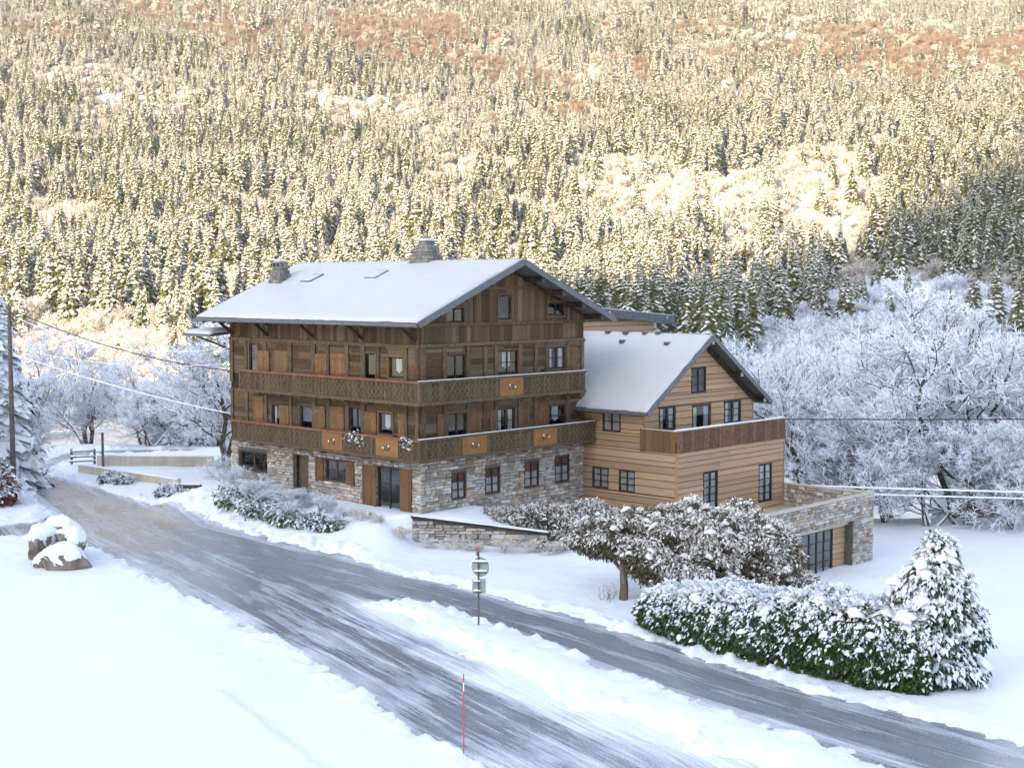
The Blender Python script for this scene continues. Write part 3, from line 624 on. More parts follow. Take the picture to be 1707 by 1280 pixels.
# balconies wrap round the front corner
def balcony(z0, z1, vend, uend, pl, pg, lab):
    D_ = .95; mb = MB()
    mb.box((-D_, -D_, z0), (0, vend, z0+.14)); mb.box((0, -D_, z0), (uend, 0, z0+.14))
    for v_ in np.arange(1.2, vend, 1.75): mb.box((-D_+.05, v_-.08, z0-.16), (0, v_+.08, z0))
    for u_ in np.arange(1.4, uend, 1.75): mb.box((u_-.08, -D_+.05, z0-.16), (u_+.08, 0, z0))
    b = mb.build('balcony', M['beam'], chalet); b['label'] = lab
    B1 = Face(b, 'u', -D_); B2 = Face(b, 'v', -D_)
    for F_, a0, a1, pn in ((B1, -D_, vend, pl), (B2, -D_, uend, pg)):
        holes = [(p0, p1, z0, z1+1) for p0, p1 in pn]
        planks(F_, BOARD, 'balcony_board', a0+.02, a1, z0+.08, z1-.06, 'V', .30, holes, d=(-.03, .03), parent=b, gap=.03)
        lt = MB(); st = .33; n_ = int((a1-a0)/st); zz0, zz1 = z0+.16, z1-.12
        for k in range(-3, n_+3):
            for sg in (1, -1):
                x0 = a0+k*st; x1 = x0+sg*(zz1-zz0)*.9; p0, p1 = (x0, zz0), (x1, zz1)
                lo_, hi_ = min(x0, x1), max(x0, x1)
                if lo_ < a0+.02 or hi_ > a1-.02 or any(q0 < hi_ and q1 > lo_ for q0, q1 in pn): continue
                lt.bar(F_.p(p0[0], p0[1], .045+.012*sg), F_.p(p1[0], p1[1], .045+.012*sg), .035, .02, up=(-1, 0, 0) if F_ is B1 else (0, -1, 0))
        tag(lt.build('lattice', M['lattice'], b), kind='stuff')
        rl = MB(); F_.box(rl, a0-.06, a1+.03, z1-.06, z1+.05, -.09, .10); rl.build('handrail', M['rail'] if F_ is B1 else M['beam'], b)
        ed = MB(); F_.box(ed, a0-.05, a1+.02, z0-.06, z0+.10, .035, .075); ed.build('edge_beam', M['beam'], b)
        sn = MB(); F_.box(sn, a0-.05, a1, z1+.052, z1+.075, -.07, .08); sn.build('snow', M['tuftsnow'], b) if F_ is B2 else None
        for q0, q1 in pn:
            pb = MB(); F_.box(pb, q0, q1, z0+.05, z1-.06, -.02, .06); pb.build('painted_panel', M['orange'], b)
            em = MB(); c_ = (q0+q1)/2; zc = (z0+z1)/2
            for k in range(9):
                t = k*2*math.pi/9; rr = .13 if k % 3 else .17; ctr = Vector(F_.p(c_+math.cos(t)*rr*1.6, zc+math.sin(t)*rr*.7, .07))
                pts = [ctr+Vector(F_.p(math.cos(q)*.055, math.sin(q)*.055, 0))-Vector(F_.p(0, 0, 0)) for q in np.linspace(0, 6.283, 7)[:-1]]
                em.add(pts, [tuple(range(6))], 1 if k in (0, 3) else 0)
            tag(em.build('flower_emblem', [M['leafdark'], M['tuftcream']], b), kind='stuff')
    for pos in [(-D_, v_) for v_ in np.arange(-D_, vend+.1, 2.37)]+[(u_, -D_) for u_ in np.arange(-D_+2.2, uend+.1, 2.2)]:
        pb = MB(); pb.box((pos[0]-.05, pos[1]-.05, z0-.02), (pos[0]+.05, pos[1]+.05, z1-.05)); pb.build('baluster_post', M['beam'], b)
    return b
balcony(4.08, 5.10, 14.1, 11.95, [(4.66, 6.22), (.5, 2.11)], [(1.85, 3.56), (7.01, 8.83)], 'lower balcony with four orange painted panels')
balcony(6.80, 7.86, 13.35, 11.15, [], [(4.5, 6.22)], 'upper balcony with one orange painted panel')
# snow-laden flower boxes hanging on the lower balcony
# roof
for s_, nm in ((0, 'roof'), (1, 'roof')):
    u0, u1 = (-OV, HW) if s_ == 0 else (HW, 2*HW+OV)
    z0, z1 = (ZE, ZR) if s_ == 0 else (ZR, ZE)
    mb = MB(); mb.slab([(u0, -OV, z0), (u1, -OV, z1), (u1, LL+OV, z1), (u0, LL+OV, z0)], .18); rf = mb.build('roof', M['roofedge'], chalet)
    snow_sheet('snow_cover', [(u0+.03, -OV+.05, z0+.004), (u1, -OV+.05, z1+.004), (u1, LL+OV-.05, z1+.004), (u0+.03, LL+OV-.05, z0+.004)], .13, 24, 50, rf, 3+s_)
    for v_ in (-OV-.025, LL+OV+.025):
        fb = MB(); q = [(u0, v_, z0+.05), (u1, v_, z1+.05)]; fb.bar((u0, v_, z0-.1), (u1, v_, z1-.1), .05, .30, up=(0, 0, 1)); fb.build('verge_board', M['metal'], rf)
    for k in range(1, 4 if s_ == 0 else 5):
        u_ = u0+(u1-u0)*k/4.2 if s_ == 0 else u0+(u1-u0)*k/4.6
        pb = MB(); z_ = roofz(u_)-.34; pb.box((u_-.10, -OV+.12, z_-.12), (u_+.10, .1, z_+.12)); pb.build('purlin', M['darkwood'], rf)
        pb = MB(); pb.box((u_-.11, -OV+.09, z_-.13), (u_+.11, -OV+.12, z_+.13)); pb.build('purlin_end', M['beam'], rf)
    gx = u0-.08 if s_ == 0 else u1+.08
    gb = MB(); gb.tube([(gx, -OV, ZE-.13), (gx, LL+OV, ZE-.13)], .09, 7); gb.build('gutter', M['metal'], rf)
mb = MB()
for v_ in np.arange(-.9, LL+1, .95): mb.bar((-OV+.08, v_, ZE-.26), (.3, v_, ZE-.26+PIT*(OV+.22)), .10, .14)
mb.build('rafters', M['darkwood'], chalet)
for v_ in (.3, 4.2, 8.1, 12, 15.2):
    mb = MB(); mb.bar((-.02, v_, 9.75), (-1.05, v_, 10.55), .13, .13); mb.build('eave_bracket', M['darkwood'], chalet)
# two stone chimneys
def chimney(u, v, zb, zt, w0, w1, lab, cap):
    fr = MB(); a, b = w0/2, w1/2
    fr.add([(u-a, v-a*1.3, zb), (u+a, v-a*1.3, zb), (u+a, v+a*1.3, zb), (u-a, v+a*1.3, zb), (u-b, v-b*1.3, zt), (u+b, v-b*1.3, zt), (u+b, v+b*1.3, zt), (u-b, v+b*1.3, zt)], [(0,3,2,1),(4,5,6,7),(0,1,5,4),(1,2,6,5),(2,3,7,6),(3,0,4,7)])
    c = fr.build('chimney', M['chimstone'], chalet); c['label'] = lab
    zz = zb
    bl = MB()
    while zz < zt-.12:
        t = (zz-zb)/(zt-zb); hw = a+(b-a)*t
        for s1_ in (-1, 1):
            for k in range(3):
                q0 = -hw*1.3+hw*2.6*k/3; me = STONES[rng.randrange(7)]
                bl.box((u+s1_*hw-.03, v+q0+.01, zz+.01), (u+s1_*hw+.05*rng.uniform(.3, 1), v+q0+hw*.86-.01, zz+.17))
                q0 = -hw+hw*2*k/3; bl.box((u+q0+.01, v+s1_*hw*1.3-.03, zz+.01), (u+q0+hw*.66-.01, v+s1_*hw*1.3+.05*rng.uniform(.3, 1), zz+.17))
        zz += .19
    tag(bl.build('chimney_stones', M['chimstone'], c), kind='stuff')
    cp = MB()
    if cap:
        cp.box((u-b*1.2, v-b*1.5, zt), (u+b*1.2, v+b*1.5, zt+.08))
        for du in (-.8, 0, .8):
            for dv in (-1, 0, 1): 
                if (du, dv) != (0, 0): cp.box((u+du*b-.06, v+dv*b*1.2-.06, zt+.08), (u+du*b+.06, v+dv*b*1.2+.06, zt+.3))
        cp.box((u-b*1.25, v-b*1.55, zt+.3), (u+b*1.25, v+b*1.55, zt+.38))
    else: cp.box((u-b*.8, v-b*.9, zt), (u+b*.8, v+b*.9, zt+.22)); cp.box((u-b*.35, v-b*.5, zt+.22), (u+b*.35, v+b*.4, zt+.45))
    cp.build('chimney_cap', M['chimstone'], c)
    s_ = snow_sheet('snow', [(u-b*1.1, v-b*1.3, zt+(.39 if cap else .225)), (u+b*1.1, v-b*1.3, zt+(.39 if cap else .225)), (u+b*1.1, v+b*1.3, zt+(.39 if cap else .225)), (u-b*1.1, v+b*1.3, zt+(.39 if cap else .225))], .12, 6, 6, c, 9)
chimney(3.3, 15.2, 12.0, 13.4, 1.05, .55, 'small tapered stone chimney with a slotted cap', True)
chimney(6.0, 5.9, 12.9, 14.6, 1.5, .7, 'large rough stone chimney on the ridge', False)
for u, v in ((3.5, 12.6), (3.9, 7.6)):                         # roof windows buried in snow
    z = roofz(u); mb = MB(); mb.slab([(u-.5, v-.45, roofz(u-.5)+.165), (u+.5, v-.45, roofz(u+.5)+.165), (u+.5, v+.45, roofz(u+.5)+.165), (u-.5, v+.45, roofz(u-.5)+.165)], .2)
    sk = mb.build('skylight', M['metal'], chalet); snow_sheet('snow', [(u-.44, v-.42, roofz(u-.44)+.169), (u+.42, v-.42, roofz(u+.42)+.169), (u+.42, v+.42, roofz(u+.42)+.169), (u-.44, v+.42, roofz(u-.44)+.169)], .05, 8, 8, sk, 4)
# small snowy canopy at the far left corner
mb = MB(); mb.slab([(-1.3, 15.5, 9.75), (.6, 15.5, 9.95), (.6, 18.2, 9.95), (-1.3, 18.2, 9.75)], .14); cn = mb.build('canopy', M['metal'], chalet)
snow_sheet('snow', [(-1.28, 15.52, 9.755), (.58, 15.52, 9.955), (.58, 18.18, 9.955), (-1.28, 18.18, 9.755)], .22, 8, 10, cn, 6)
mb = MB(); mb.bar((-.9, 17.4, 9.6), (0, 15.5, 8.9), .08, .1); mb.build('brace', M['darkwood'], cn)
# snow clumps on plants hanging over the lower balcony rail
def clump(name, parent, c, r, seed, mats, n=60):
    rr = random.Random(seed); mb = MB()
    for k in range(n):
        p = Vector(c)+Vector((rr.gauss(0, r[0]), rr.gauss(0, r[1]), rr.gauss(0, r[2]))); a = rr.uniform(0, 6.28); l = rr.uniform(.08, .2); d = Vector((math.cos(a), math.sin(a), -rr.uniform(.2, 1))).normalized()*l; s_ = Vector((-math.sin(a), math.cos(a), 0))*l*.35
        mb.add([p-s_*.3, p+d*.5-s_, p+d, p+d*.5+s_], [(0, 1, 2, 3)], rr.choice((0, 0, 1)))
    return tag(mb.build(name, mats, parent), kind='stuff')
for (u, v) in ((-1.02, 3.9), (-1.02, 3.4), (-1.02, -.2)): clump('snowy_plant', chalet, (u, v, 4.95), (.06, .22, .16), int(v*10)+50, [M['tuftsnow'], M['leafdark']], 70)

# ------------------------------------------------------------------ the annex
annex = tag(empty('annex', (CX, CY, 0), ROT), 'tan clapboard annex with steep snowy roof and long balcony beside the chalet', 'house')
AU0, AU1, AV0, AV1 = 12.12, 22.35, -6.28, -4.15
AL = Face(annex, 'u', AU0); AGu = Face(annex, 'v', AV1); AGl = Face(annex, 'v', AV0)
AR = (AU0+AU1)/2-.05; ARZ, AEZ, AOV = 9.72, 5.85, .75
APIT = (ARZ-AEZ)/(AR-AU0+AOV)
def aroof(u): return ARZ-APIT*abs(u-AR)
def aunder(u): return aroof(u)-.24
mb = MB(); mb.box((AU0+.35, AV0+.35, -2.8), (AU1-.1, .3, 3.7)); mb.box((AU0+.35, AV1+.35, 3.7), (AU1-.1, .3, 5.9)); mb.build('core', M['interior'], annex)
AWL = [(-2.66, -1.40, 4.62, 5.72), (-1.85, -.70, 1.5, 2.65), (-3.65, -2.55, 1.45, 2.65)]
AWU = [(16.28, 17.7, 6.53, 7.96), (13.4, 14.9, 4.66, 5.99), (16.37, 18.2, 3.95, 5.92), (19.45, 21.15, 4.6, 5.94)]
AWG = [(14.5, 15.85, .5, 2.58), (19.8, 21.15, .35, 2.51)]
backing(AL, AV0, 0, -1.5, 3.85, AWL, -.3, 0, M['darkwood']); backing(AL, AV1, .2, 3.85, 5.9, AWL, -.3, 0, M['darkwood'])  # backing coloured dark to deepen the shadow lines between siding boards
backing(AGl, AU0+.3, AU1, -2.6, 3.85, AWG, -.3, 0, M['darkwood']); backing(AGu, AU0+.3, AU1, 3.85, 9.6, AWU, -.3, 0, M['darkwood'], ztop=aunder)
mb = MB(); mb.box((AU1-.12, AV0+.3, -2.6), (AU1, .2, 3.85)); mb.box((AU1-.12, AV1+.3, 3.85), (AU1, 5.1, 5.8)); mb.box((AU0+.2, 5.0, -2), (AU1-.12, 5.1, 5.8)); mb.build('rear_wall', M['siding'], annex)
g_ = .006
for F_, a0, a1, z0, z1, ops, zt in ((AL, AV0, -.02, -1.3, 3.83, AWL, None), (AL, AV1, -.02, 3.83, 5.75, AWL, None), (AGl, AU0+.0, AU1, -2.4, 3.83, AWG, None), (AGu, AU0, AU1, 3.9, 9.55, AWU, aunder)):
    planks(F_, CLAP, 'siding_board', a0, a1, z0, z1, 'H', .325, ops, d=(.002, .07), ztop=zt, gap=.034, seg=4.2)
for F_, a, z0, z1 in ((AGl, AU0, -2, 3.75), (AGl, AU1, -2, 3.75), (AGu, AU1, 3.9, 5.8)):
    mb = MB(); F_.box(mb, a-.045, a+.045, z0, z1, -.05, .09); mb.build('corner_trim', M['siding'], annex)
window(AL, AWL[0], 2, 2, 'brownframe', 'full', .09, depth=(-.04, .04))
for o in AWL[1:]: window(AL, o, 2, 3, 'brownframe', 'full', .08, depth=(-.04, .04))
window(AGu, AWU[0], 2, 3, 'black', None, .10, depth=(-.04, .04))
for o in (AWU[1], AWU[3]): window(AGu, o, 2, 3, 'black', 'side', .13, depth=(-.04, .04))
w_ = window(AGu, AWU[2], 1, 1, 'brownframe', 'side', .14, name='balcony_door', depth=(-.04, .04))
for o in AWG: window(AGl, o, 2, 5, 'black', 'full', .10, depth=(-.04, .04))
for s_ in (0, 1):
    u0, u1 = (AU0-AOV, AR) if s_ == 0 else (AR, AU1+AOV); z0, z1 = aroof(u0), aroof(u1)
    mb = MB(); mb.slab([(u0, AV1-.85, z0), (u1, AV1-.85, z1), (u1, 5.2, z1), (u0, 5.2, z0)], .12); rf = mb.build('roof', M['roofedge'], annex)
    c_ = [(u0+(.02 if s_ == 0 else 0), AV1-.8, z0+.004), (u1-(.02 if s_ else 0), AV1-.8, z1+.004), (u1-(.02 if s_ else 0), 5.2, z1+.004), (u0+(.02 if s_ == 0 else 0), 5.2, z0+.004)]
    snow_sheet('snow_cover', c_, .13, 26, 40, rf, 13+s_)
    vb = MB(); vb.bar((u0, AV1-.88, z0-.10), (u1, AV1-.88, z1-.10), .05, .24); vb.build('verge_board', M['metal'], rf)
    for k in ((.18, .52) if s_ == 0 else (.02, .5, .9)):
        u_ = u0+(u1-u0)*k if s_ else u0+(u1-u0)*(k+.1); z_ = aroof(u_)-.30
        pb = MB(); pb.box((u_-.1, AV1-.75, z_-.11), (u_+.1, AV1+.1, z_+.11)); pb.build('purlin', M['darkwood'], rf)
        pb = MB(); pb.box((u_-.105, AV1-.79, z_-.115), (u_+.105, AV1-.75, z_+.115)); pb.build('purlin_end', M['cap'], rf)
    gb = MB(); gx = u0-.06 if s_ == 0 else u1+.06; gb.tube([(gx, AV1-.85, aroof(u0 if s_ == 0 else u1)-.1), (gx, -.1 if s_ == 0 else 5.2, aroof(u0 if s_ == 0 else u1)-.1)], .07, 7); gb.build('gutter', M['metal'], rf)
for u_, v_ in ((AR-.95, -2.6), (AR-.9, .6), (AR-1.0, 3.4), (AR-.15, -1.4), (AR-.2, -.5), (AR-.2, .9), (AR-.2, 2.2)):          # bare holes in the snow over roof vents
    mb = MB(); mb.box((u_-.17, v_-.13, aroof(u_)+.05), (u_+.1, v_+.13, aroof(u_)+.235)); mb.build('roof_vent', M['metal'], annex)
for ua, ub in ((AU0-.05, AR), (AR, AU1+.05)):          # boards under the sloping eaves of the gable
    mb = MB(); mb.bar((ua, AV1-.085, aunder(ua)-.06), (ub, AV1-.085, aunder(ub)-.06), .05, .42); mb.build('gable_trim', M['darkwood'], annex)
# balcony rail of the annex, one tall board front with a pale cap
mb = MB(); mb.box((AU0, AV0+.02, 3.72), (AU1, AV1, 3.84)); tb = mb.build('balcony', M['darkwood'], annex)
TR = Face(tb, 'v', AV0-.06); TL = Face(tb, 'u', AU0-.06)
TBD = unit_box_mesh('rail_board', M['terrace'], .04); TBO = unit_box_mesh('rail_board', M['shutter'], .04)
planks(TR, TBD, 'rail_board', AU0, AU1+.05, 3.78, 4.92, 'V', .42, d=(-.03, .05), parent=tb, gap=.012)
planks(TL, TBO, 'rail_board', AV0, AV1, 3.78, 4.92, 'V', .35, d=(-.03, .05), parent=tb, gap=.012)
mb = MB(); mb.box((AU0-.16, AV0-.16, 4.925), (AU1+.1, AV0+.08, 4.97)); mb.box((AU0-.16, AV0+.08, 4.925), (AU0+.08, AV1, 4.97)); mb.build('handrail', M['cap'], tb)
snow_sheet('snow', [(AU0-.14, AV0-.13, 4.975), (AU1+.08, AV0-.13, 4.975), (AU1+.08, AV0+.06, 4.975), (AU0-.14, AV0+.06, 4.975)], .07, 50, 3, tb, 15, 'tuftsnow')
mb = MB(); mb.box((AU0-.10, AV1, 3.75), (AU0+.05, AV1+.14, 4.95)); mb.build('newel_post', M['rail'], tb)
# taller block behind the annex ridge
RU = 25.2
RB = Face(annex, 'v', 5.25)
backing(RB, 12.2, RU, 5.5, 10.45, [], -4, 0, M['darkwood'], 'rear_block'); planks(RB, CLAP, 'siding_board', 12.15, RU, 8.3, 10.45, 'H', .325, d=(.002, .07), gap=.034)  # dark backing again paints the shadow gaps of the siding
RZ0, RZ1 = 11.35, 10.50
mb = MB(); mb.slab([(15.5, 4.6, RZ0), (RU+1.5, 4.6, RZ1), (RU+1.5, 11, RZ1), (15.5, 11, RZ0)], .52); rr_ = mb.build('rear_roof', M['slate'], annex)
snow_sheet('snow_cover', [(15.55, 4.7, RZ0+.004), (RU+1.45, 4.7, RZ1+.004), (RU+1.45, 11, RZ1+.004), (15.55, 11, RZ0+.004)], .08, 14, 8, rr_, 22)
for u_ in (17.6, 20., RU+.6):
    z_ = RZ0+(RZ1-RZ0)*(u_-15.5)/(RU+1.5-15.5); mb = MB(); mb.box((u_-.06, 4.57, z_-.24), (u_+.06, 4.6, z_-.12)); mb.build('rafter_end', M['cap'], rr_)

# ------------------------------------------------------------------ garage terrace
gar = tag(empty('garage', (CX, CY, 0), ROT), 'low stone-faced garage with roof terrace and dark glazed door', 'garage')
GV = -11.78; GU0, GU1 = 12.6, 22.75
GF = Face(gar, 'v', GV); GB = Face(gar, 'v', GV+.55)
GR = Face(gar, 'u', GU1)
class FaceIn(Face):
    def __init__(s, root, val): s.root = root; s.axis = 'u'; s.val = val; s.rot = R(90)
mb = MB(); mb.box((GU0, GV+.02, -.10), (GU1-.3, GV+.30, 1.12)); mb.box((20.6, GV+.02, -3.2), (GU1-.02, GV+1.2, -.10)); mb.box((GU1-.3, GV+.02, -.1), (GU1-.02, AV0+.2, 1.12)); mb.box((GU0, GV+.1, -3.2), (13.6, GV+1.2, -.1)); mb.build('wall', M['mortar'], gar)
mb = MB(); mb.box((GU0, GV+.3, -.35), (GU1-.3, AV0, -.10)); mb.build('terrace_floor', M['concrete'], gar)
stones(GF, GU0, GU1, -.12, 1.1, [], 170, gar, .16, .38, d0=-.02); stones(GF, 20.6, GU1, -3., -.12, [], 40, gar, .16, .38, d0=-.02)
stones(FaceIn(gar, GU1-.3), GV+.3, AV0-.05, -.1, 1.1, [], 60, gar, .2, .45, d0=0)
# outer side of the garage (faces away to the right)
mb = MB(); mb.box((GU1-.02, GV+.03, -3.2), (GU1+.03, AV0+.2, 1.12)); mb.build('side_wall', M['stone'], gar)
mb = MB(); mb.box((GU0-.02, GV-.07, 1.12), (GU1+.06, GV+.34, 1.2)); mb.box((GU1-.34, GV+.34, 1.12), (GU1+.06, AV0-.05, 1.2)); mb.build('coping', M['cap'], gar)
GW_ = [(16.2, 19.4, -2.75, -.35)]
backing(GB, 13.6, 20.6, -3.2, -.12, GW_, -.2, 0, M['darkwood']); planks(GB, CLAP, 'siding_board', 13.6, 20.6, -3.1, -.13, 'H', .3, GW_, d=(.002, .07), gap=.034)  # backing darkened as shade in the gaps between boards
window(GB, GW_[0], 4, 4, 'black', None, .13, name='glazed_door', depth=(-.04, .03))
mb = MB(); mb.box((13.6, GV+.95, -3.2), (20.6, AV0, -.36)); mb.build('core', M['interior'], gar)

# low stone retaining wall at the chalet's front corner
rw = empty('retaining_wall', (CX, CY, 0), 0); tag(rw, 'low stone retaining wall sloping down from the chalet corner', 'wall')
wa, wb = Vector((-.35, -.1, 0)), Vector((6.2, -.55, 0)); dw = (wb-wa); Lw = dw.length; rw.rotation_euler[2] = math.atan2(dw.y, dw.x); rw.location = (CX+wa.x, CY+wa.y-.75, 0)
RWF = Face(rw, 'v', 0)
mb = MB(); mb.add([(0, .02, -1), (Lw, .02, -1), (Lw, .02, .62), (0, .02, 1.36), (0, .4, -1), (Lw, .4, -1), (Lw, .4, .62), (0, .4, 1.36)], [(0,1,2,3), (5,4,7,6), (3,2,6,7), (1,5,6,2), (0,3,7,4)]); mb.build('wall_core', M['mortar'], rw)
stones(RWF, 0, Lw, -.2, 1.36, [(x, x+.5, 1.28-.113*(x+.35), 9) for x in np.arange(0, Lw, .5)], 110, rw, .18, .42, d0=0)
mb = MB(); mb.slab([(-.05, -.1, 1.44), (Lw+.05, -.1, .70), (Lw+.05, .45, .70), (-.05, .45, 1.44)], .08); cp = mb.build('coping', M['darkwood'], rw)
snow_sheet('snow', [(-.03, -.02, 1.444), (Lw, -.02, .704), (Lw, .44, .704), (-.03, .44, 1.444)], .07, 30, 4, cp, 31, 'tuftsnow')

# ------------------------------------------------------------------ vegetation kit
def spruce_mesh(seed, H=10., Rb=2.2, layers=15, nf=9, seg=2, snow=.8, bare=.05, fine=False):
    r = random.Random(seed); mb = MB(); UP = Vector((0, 0, 1))
    for i in range(layers):
        t = (i+.2*r.random())/layers; z = H*(bare+(1-bare)*t**.92)
        n_ = max(4, int(nf*(1-.55*t))); ph = r.random()*6.28
        for k in range(n_):
            a = ph+6.283*(k+r.uniform(-.3, .3))/n_
            L = Rb*((1-t)**.82*r.uniform(.72, 1.18)+.05); dr = Vector((math.cos(a), math.sin(a), 0)); sd = Vector((-math.sin(a), math.cos(a), 0))
            z0 = z+r.uniform(-.3, .3)*H/layers; dp = r.uniform(.35, .6)+.15*(1-t)
            def ridge(s): return dr*(L*s)+UP*(z0+L*(.10*s-dp*s*s))
            W = L*r.uniform(.13, .22)+.05
            def strip(s0, s1, ws, up, m):
                b = len(mb.v)
                for q in range(seg+1):
                    s = s0+(s1-s0)*q/seg; c = ridge(s)+UP*up; wd = W*ws*(.45+1.1*math.sin(min(1, s*1.05+.12)*2.6))*(1 if q < seg else .35)
                    dl, dr_ = r.uniform(.55, 1.35), r.uniform(.55, 1.35)
                    mb.v += [tuple(c-sd*wd*dl-UP*wd*.55*dl), tuple(c), tuple(c+sd*wd*dr_-UP*wd*.55*dr_)]
                for q in range(seg):
                    o = b+q*3; mb.f += [(o, o+1, o+4, o+3), (o+1, o+2, o+5, o+4)]; mb.m += [m, m]
            strip(.0, 1., 1., 0, 0)
            if r.random() < snow: 
                s0 = r.uniform(.0, .25) if fine else r.uniform(.1, .45); strip(s0, min(1.02, s0+r.uniform(.4, .8)+.2*fine), r.uniform(.65, 1.05)*(1.3 if fine else 1), .035*L+.03, 1)
            if fine:
                for e in range(5):
                    s = r.uniform(.25, .95); c = ridge(s); l = W*r.uniform(.6, 1.1); sg = r.choice((-1, 1)); tip = c+sd*sg*l+dr*l*.5-UP*l*r.uniform(.5, 1.1)
                    mb.add([c-dr*.05*L, tip, c+dr*.07*L], [(0, 1, 2)], 0)
                    if r.random() < snow: mb.add([c-dr*.04*L+UP*.06, tip+UP*.07, c+dr*.06*L+UP*.06], [(0, 1, 2)], 1)
    mb.tube([(0, 0, H*.9), (0, 0, H*1.0), (0, 0, H*1.06)], [.06, .04, .01], 4, 0)
    return mb
def trunk_mesh(H, r0, name='trunk', mat='bark'):
    mb = MB(); mb.tube([(0, 0, -.8), (0, 0, H*.3), (0, 0, H*.95)], [r0, r0*.75, r0*.1], 6); return mb.mesh(name, M[mat])
def grow_tree(seed, H, r0, counts, lens, twist=.9, up=.12, multi=1, tr_levels=1, minr=.02, spread=(.55, 1.0), segs=(5, 4, 3, 3, 2), droop=0.):
    """limbs and twigs by repeated branching; returns trunk and crown builders"""
    r = random.Random(seed); T = MB(); Cn = MB(); UP = Vector((0, 0, 1))
    def perp(d):
        v = Vector((r.gauss(0, 1), r.gauss(0, 1), r.gauss(0, 1))); v = v-d*v.dot(d); return v.normalized()
    def rec(p, d, L, rad, lv):
        n_ = segs[min(lv, len(segs)-1)]; pts = [p]; rr = [rad]; dd = d.copy()
        for i in range(n_):
            dd = (dd+perp(dd)*twist*.28+UP*(up if lv < 3 else up*.4)-UP*(droop if lv >= 2 else 0)).normalized(); pts.append(pts[-1]+dd*L/n_); rr.append(max(minr*.6, rad*(1-.75*(i+1)/n_)))
        (T if lv <= tr_levels else Cn).tube(pts, rr, 5 if lv == 0 else (4 if lv == 1 else 3), 0, lv <= 1)
        if lv >= len(counts): return
        for k in range(counts[lv]):
            s = r.uniform(.22 if lv else .28, 1.); f = s*n_; i = min(int(f), n_-1); q = pts[i].lerp(pts[i+1], f-i); dl = (pts[i+1]-pts[i]).normalized()
            sp = r.uniform(*spread); nd_ = (dl*math.cos(sp)+perp(dl)*math.sin(sp)).normalized()
            rec(q, nd_, L*lens[lv]*r.uniform(.65, 1.2)*(1.15-.5*s), max(minr, rr[i]*r.uniform(.45, .62)), lv+1)
    for k in range(multi):
        a = r.uniform(0, 6.28); d = Vector((math.cos(a)*.28*(multi > 1), math.sin(a)*.28*(multi > 1), 1)).normalized()
        rec(Vector((0, 0, -.5)), d, H*r.uniform(.8, 1.), r0*r.uniform(.7, 1.), 0)
    return T, Cn
def scatter(name, P, rot, scl, idx, sources, label, kind='stuff'):
    """one object that sets many alike plants out at given points"""
    me = bpy.data.meshes.new(name); me.from_pydata([tuple(p) for p in P], [], [])
    for a, d, t in (('rot', rot, 'FLOAT_VECTOR'), ('scl', scl, 'FLOAT_VECTOR')):
        at = me.attributes.new(a, t, 'POINT'); at.data.foreach_set('vector', np.asarray(d, np.float32).ravel())
    at = me.attributes.new('idx', 'INT', 'POINT'); at.data.foreach_set('value', np.asarray(idx, np.int32))
    o = inst(name, me); tag(o, label, kind=kind)
    col = bpy.data.collections.new(name+'_sources')
    for i, s in enumerate(sources):
        so_ = bpy.data.objects.new('%s_source_%02d' % (name, i), s); col.objects.link(so_)
    ng = bpy.data.node_groups.new(name, 'GeometryNodeTree'); ng.interface.new_socket('Geometry', in_out='INPUT', socket_type='NodeSocketGeometry'); ng.interface.new_socket('Geometry', in_out='OUTPUT', socket_type='NodeSocketGeometry')
    gi = ng.nodes.new('NodeGroupInput'); go = ng.nodes.new('NodeGroupOutput'); ip = ng.nodes.new('GeometryNodeInstanceOnPoints'); ci = ng.nodes.new('GeometryNodeCollectionInfo')
    ci.inputs['Collection'].default_value = col; ci.inputs['Separate Children'].default_value = True; ci.inputs['Reset Children'].default_value = True
    ip.inputs['Pick Instance'].default_value = True
    def na(n_, t):
        x = ng.nodes.new('GeometryNodeInputNamedAttribute'); x.data_type = t; x.inputs[0].default_value = n_; return x.outputs[0]
    ng.links.new(gi.outputs[0], ip.inputs['Points']); ng.links.new(ci.outputs[0], ip.inputs['Instance']); ng.links.new(na('idx', 'INT'), ip.inputs['Instance Index'])
    ng.links.new(na('rot', 'FLOAT_VECTOR'), ip.inputs['Rotation']); ng.links.new(na('scl', 'FLOAT_VECTOR'), ip.inputs['Scale']); ng.links.new(ip.outputs[0], go.inputs[0])
    md = o.modifiers.new('scatter', 'NODES'); md.node_group = ng
    return o
def leaves(mb, P, D, L, wr, droop, nleaf, rs_, mats=(0,), jit=.5):
    """tufts of leaf-shaped faces; P points, D outward directions (n,3)"""
    P = np.repeat(P, nleaf, 0); D = np.repeat(D, nleaf, 0); n_ = len(P)
    d = D+rs_.normal(0, jit, (n_, 3)); d[:, 2] -= droop; d /= np.linalg.norm(d, axis=1)[:, None]
    s = np.cross(d, rs_.normal(0, .35, (n_, 3))+np.array([0, 0, 1.])); s /= np.linalg.norm(s, axis=1)[:, None]+1e-9
    l = L*rs_.uniform(.6, 1.35, n_)[:, None]; p = P+rs_.normal(0, L*.25, (n_, 3))
    a = p; b = p+d*l*.45+s*l*wr; c = p+d*l-np.array([0, 0, 1.])*l*.15; e = p+d*l*.45-s*l*wr
    V = np.stack([a, b, c, e], 1).reshape(-1, 3); o = len(mb.v)
    mb.v.extend(map(tuple, V)); mb.f.extend([(o+4*i, o+4*i+1, o+4*i+2, o+4*i+3) for i in range(n_)])
    mb.m.extend([mats[k] for k in rs_.integers(0, len(mats), n_)])

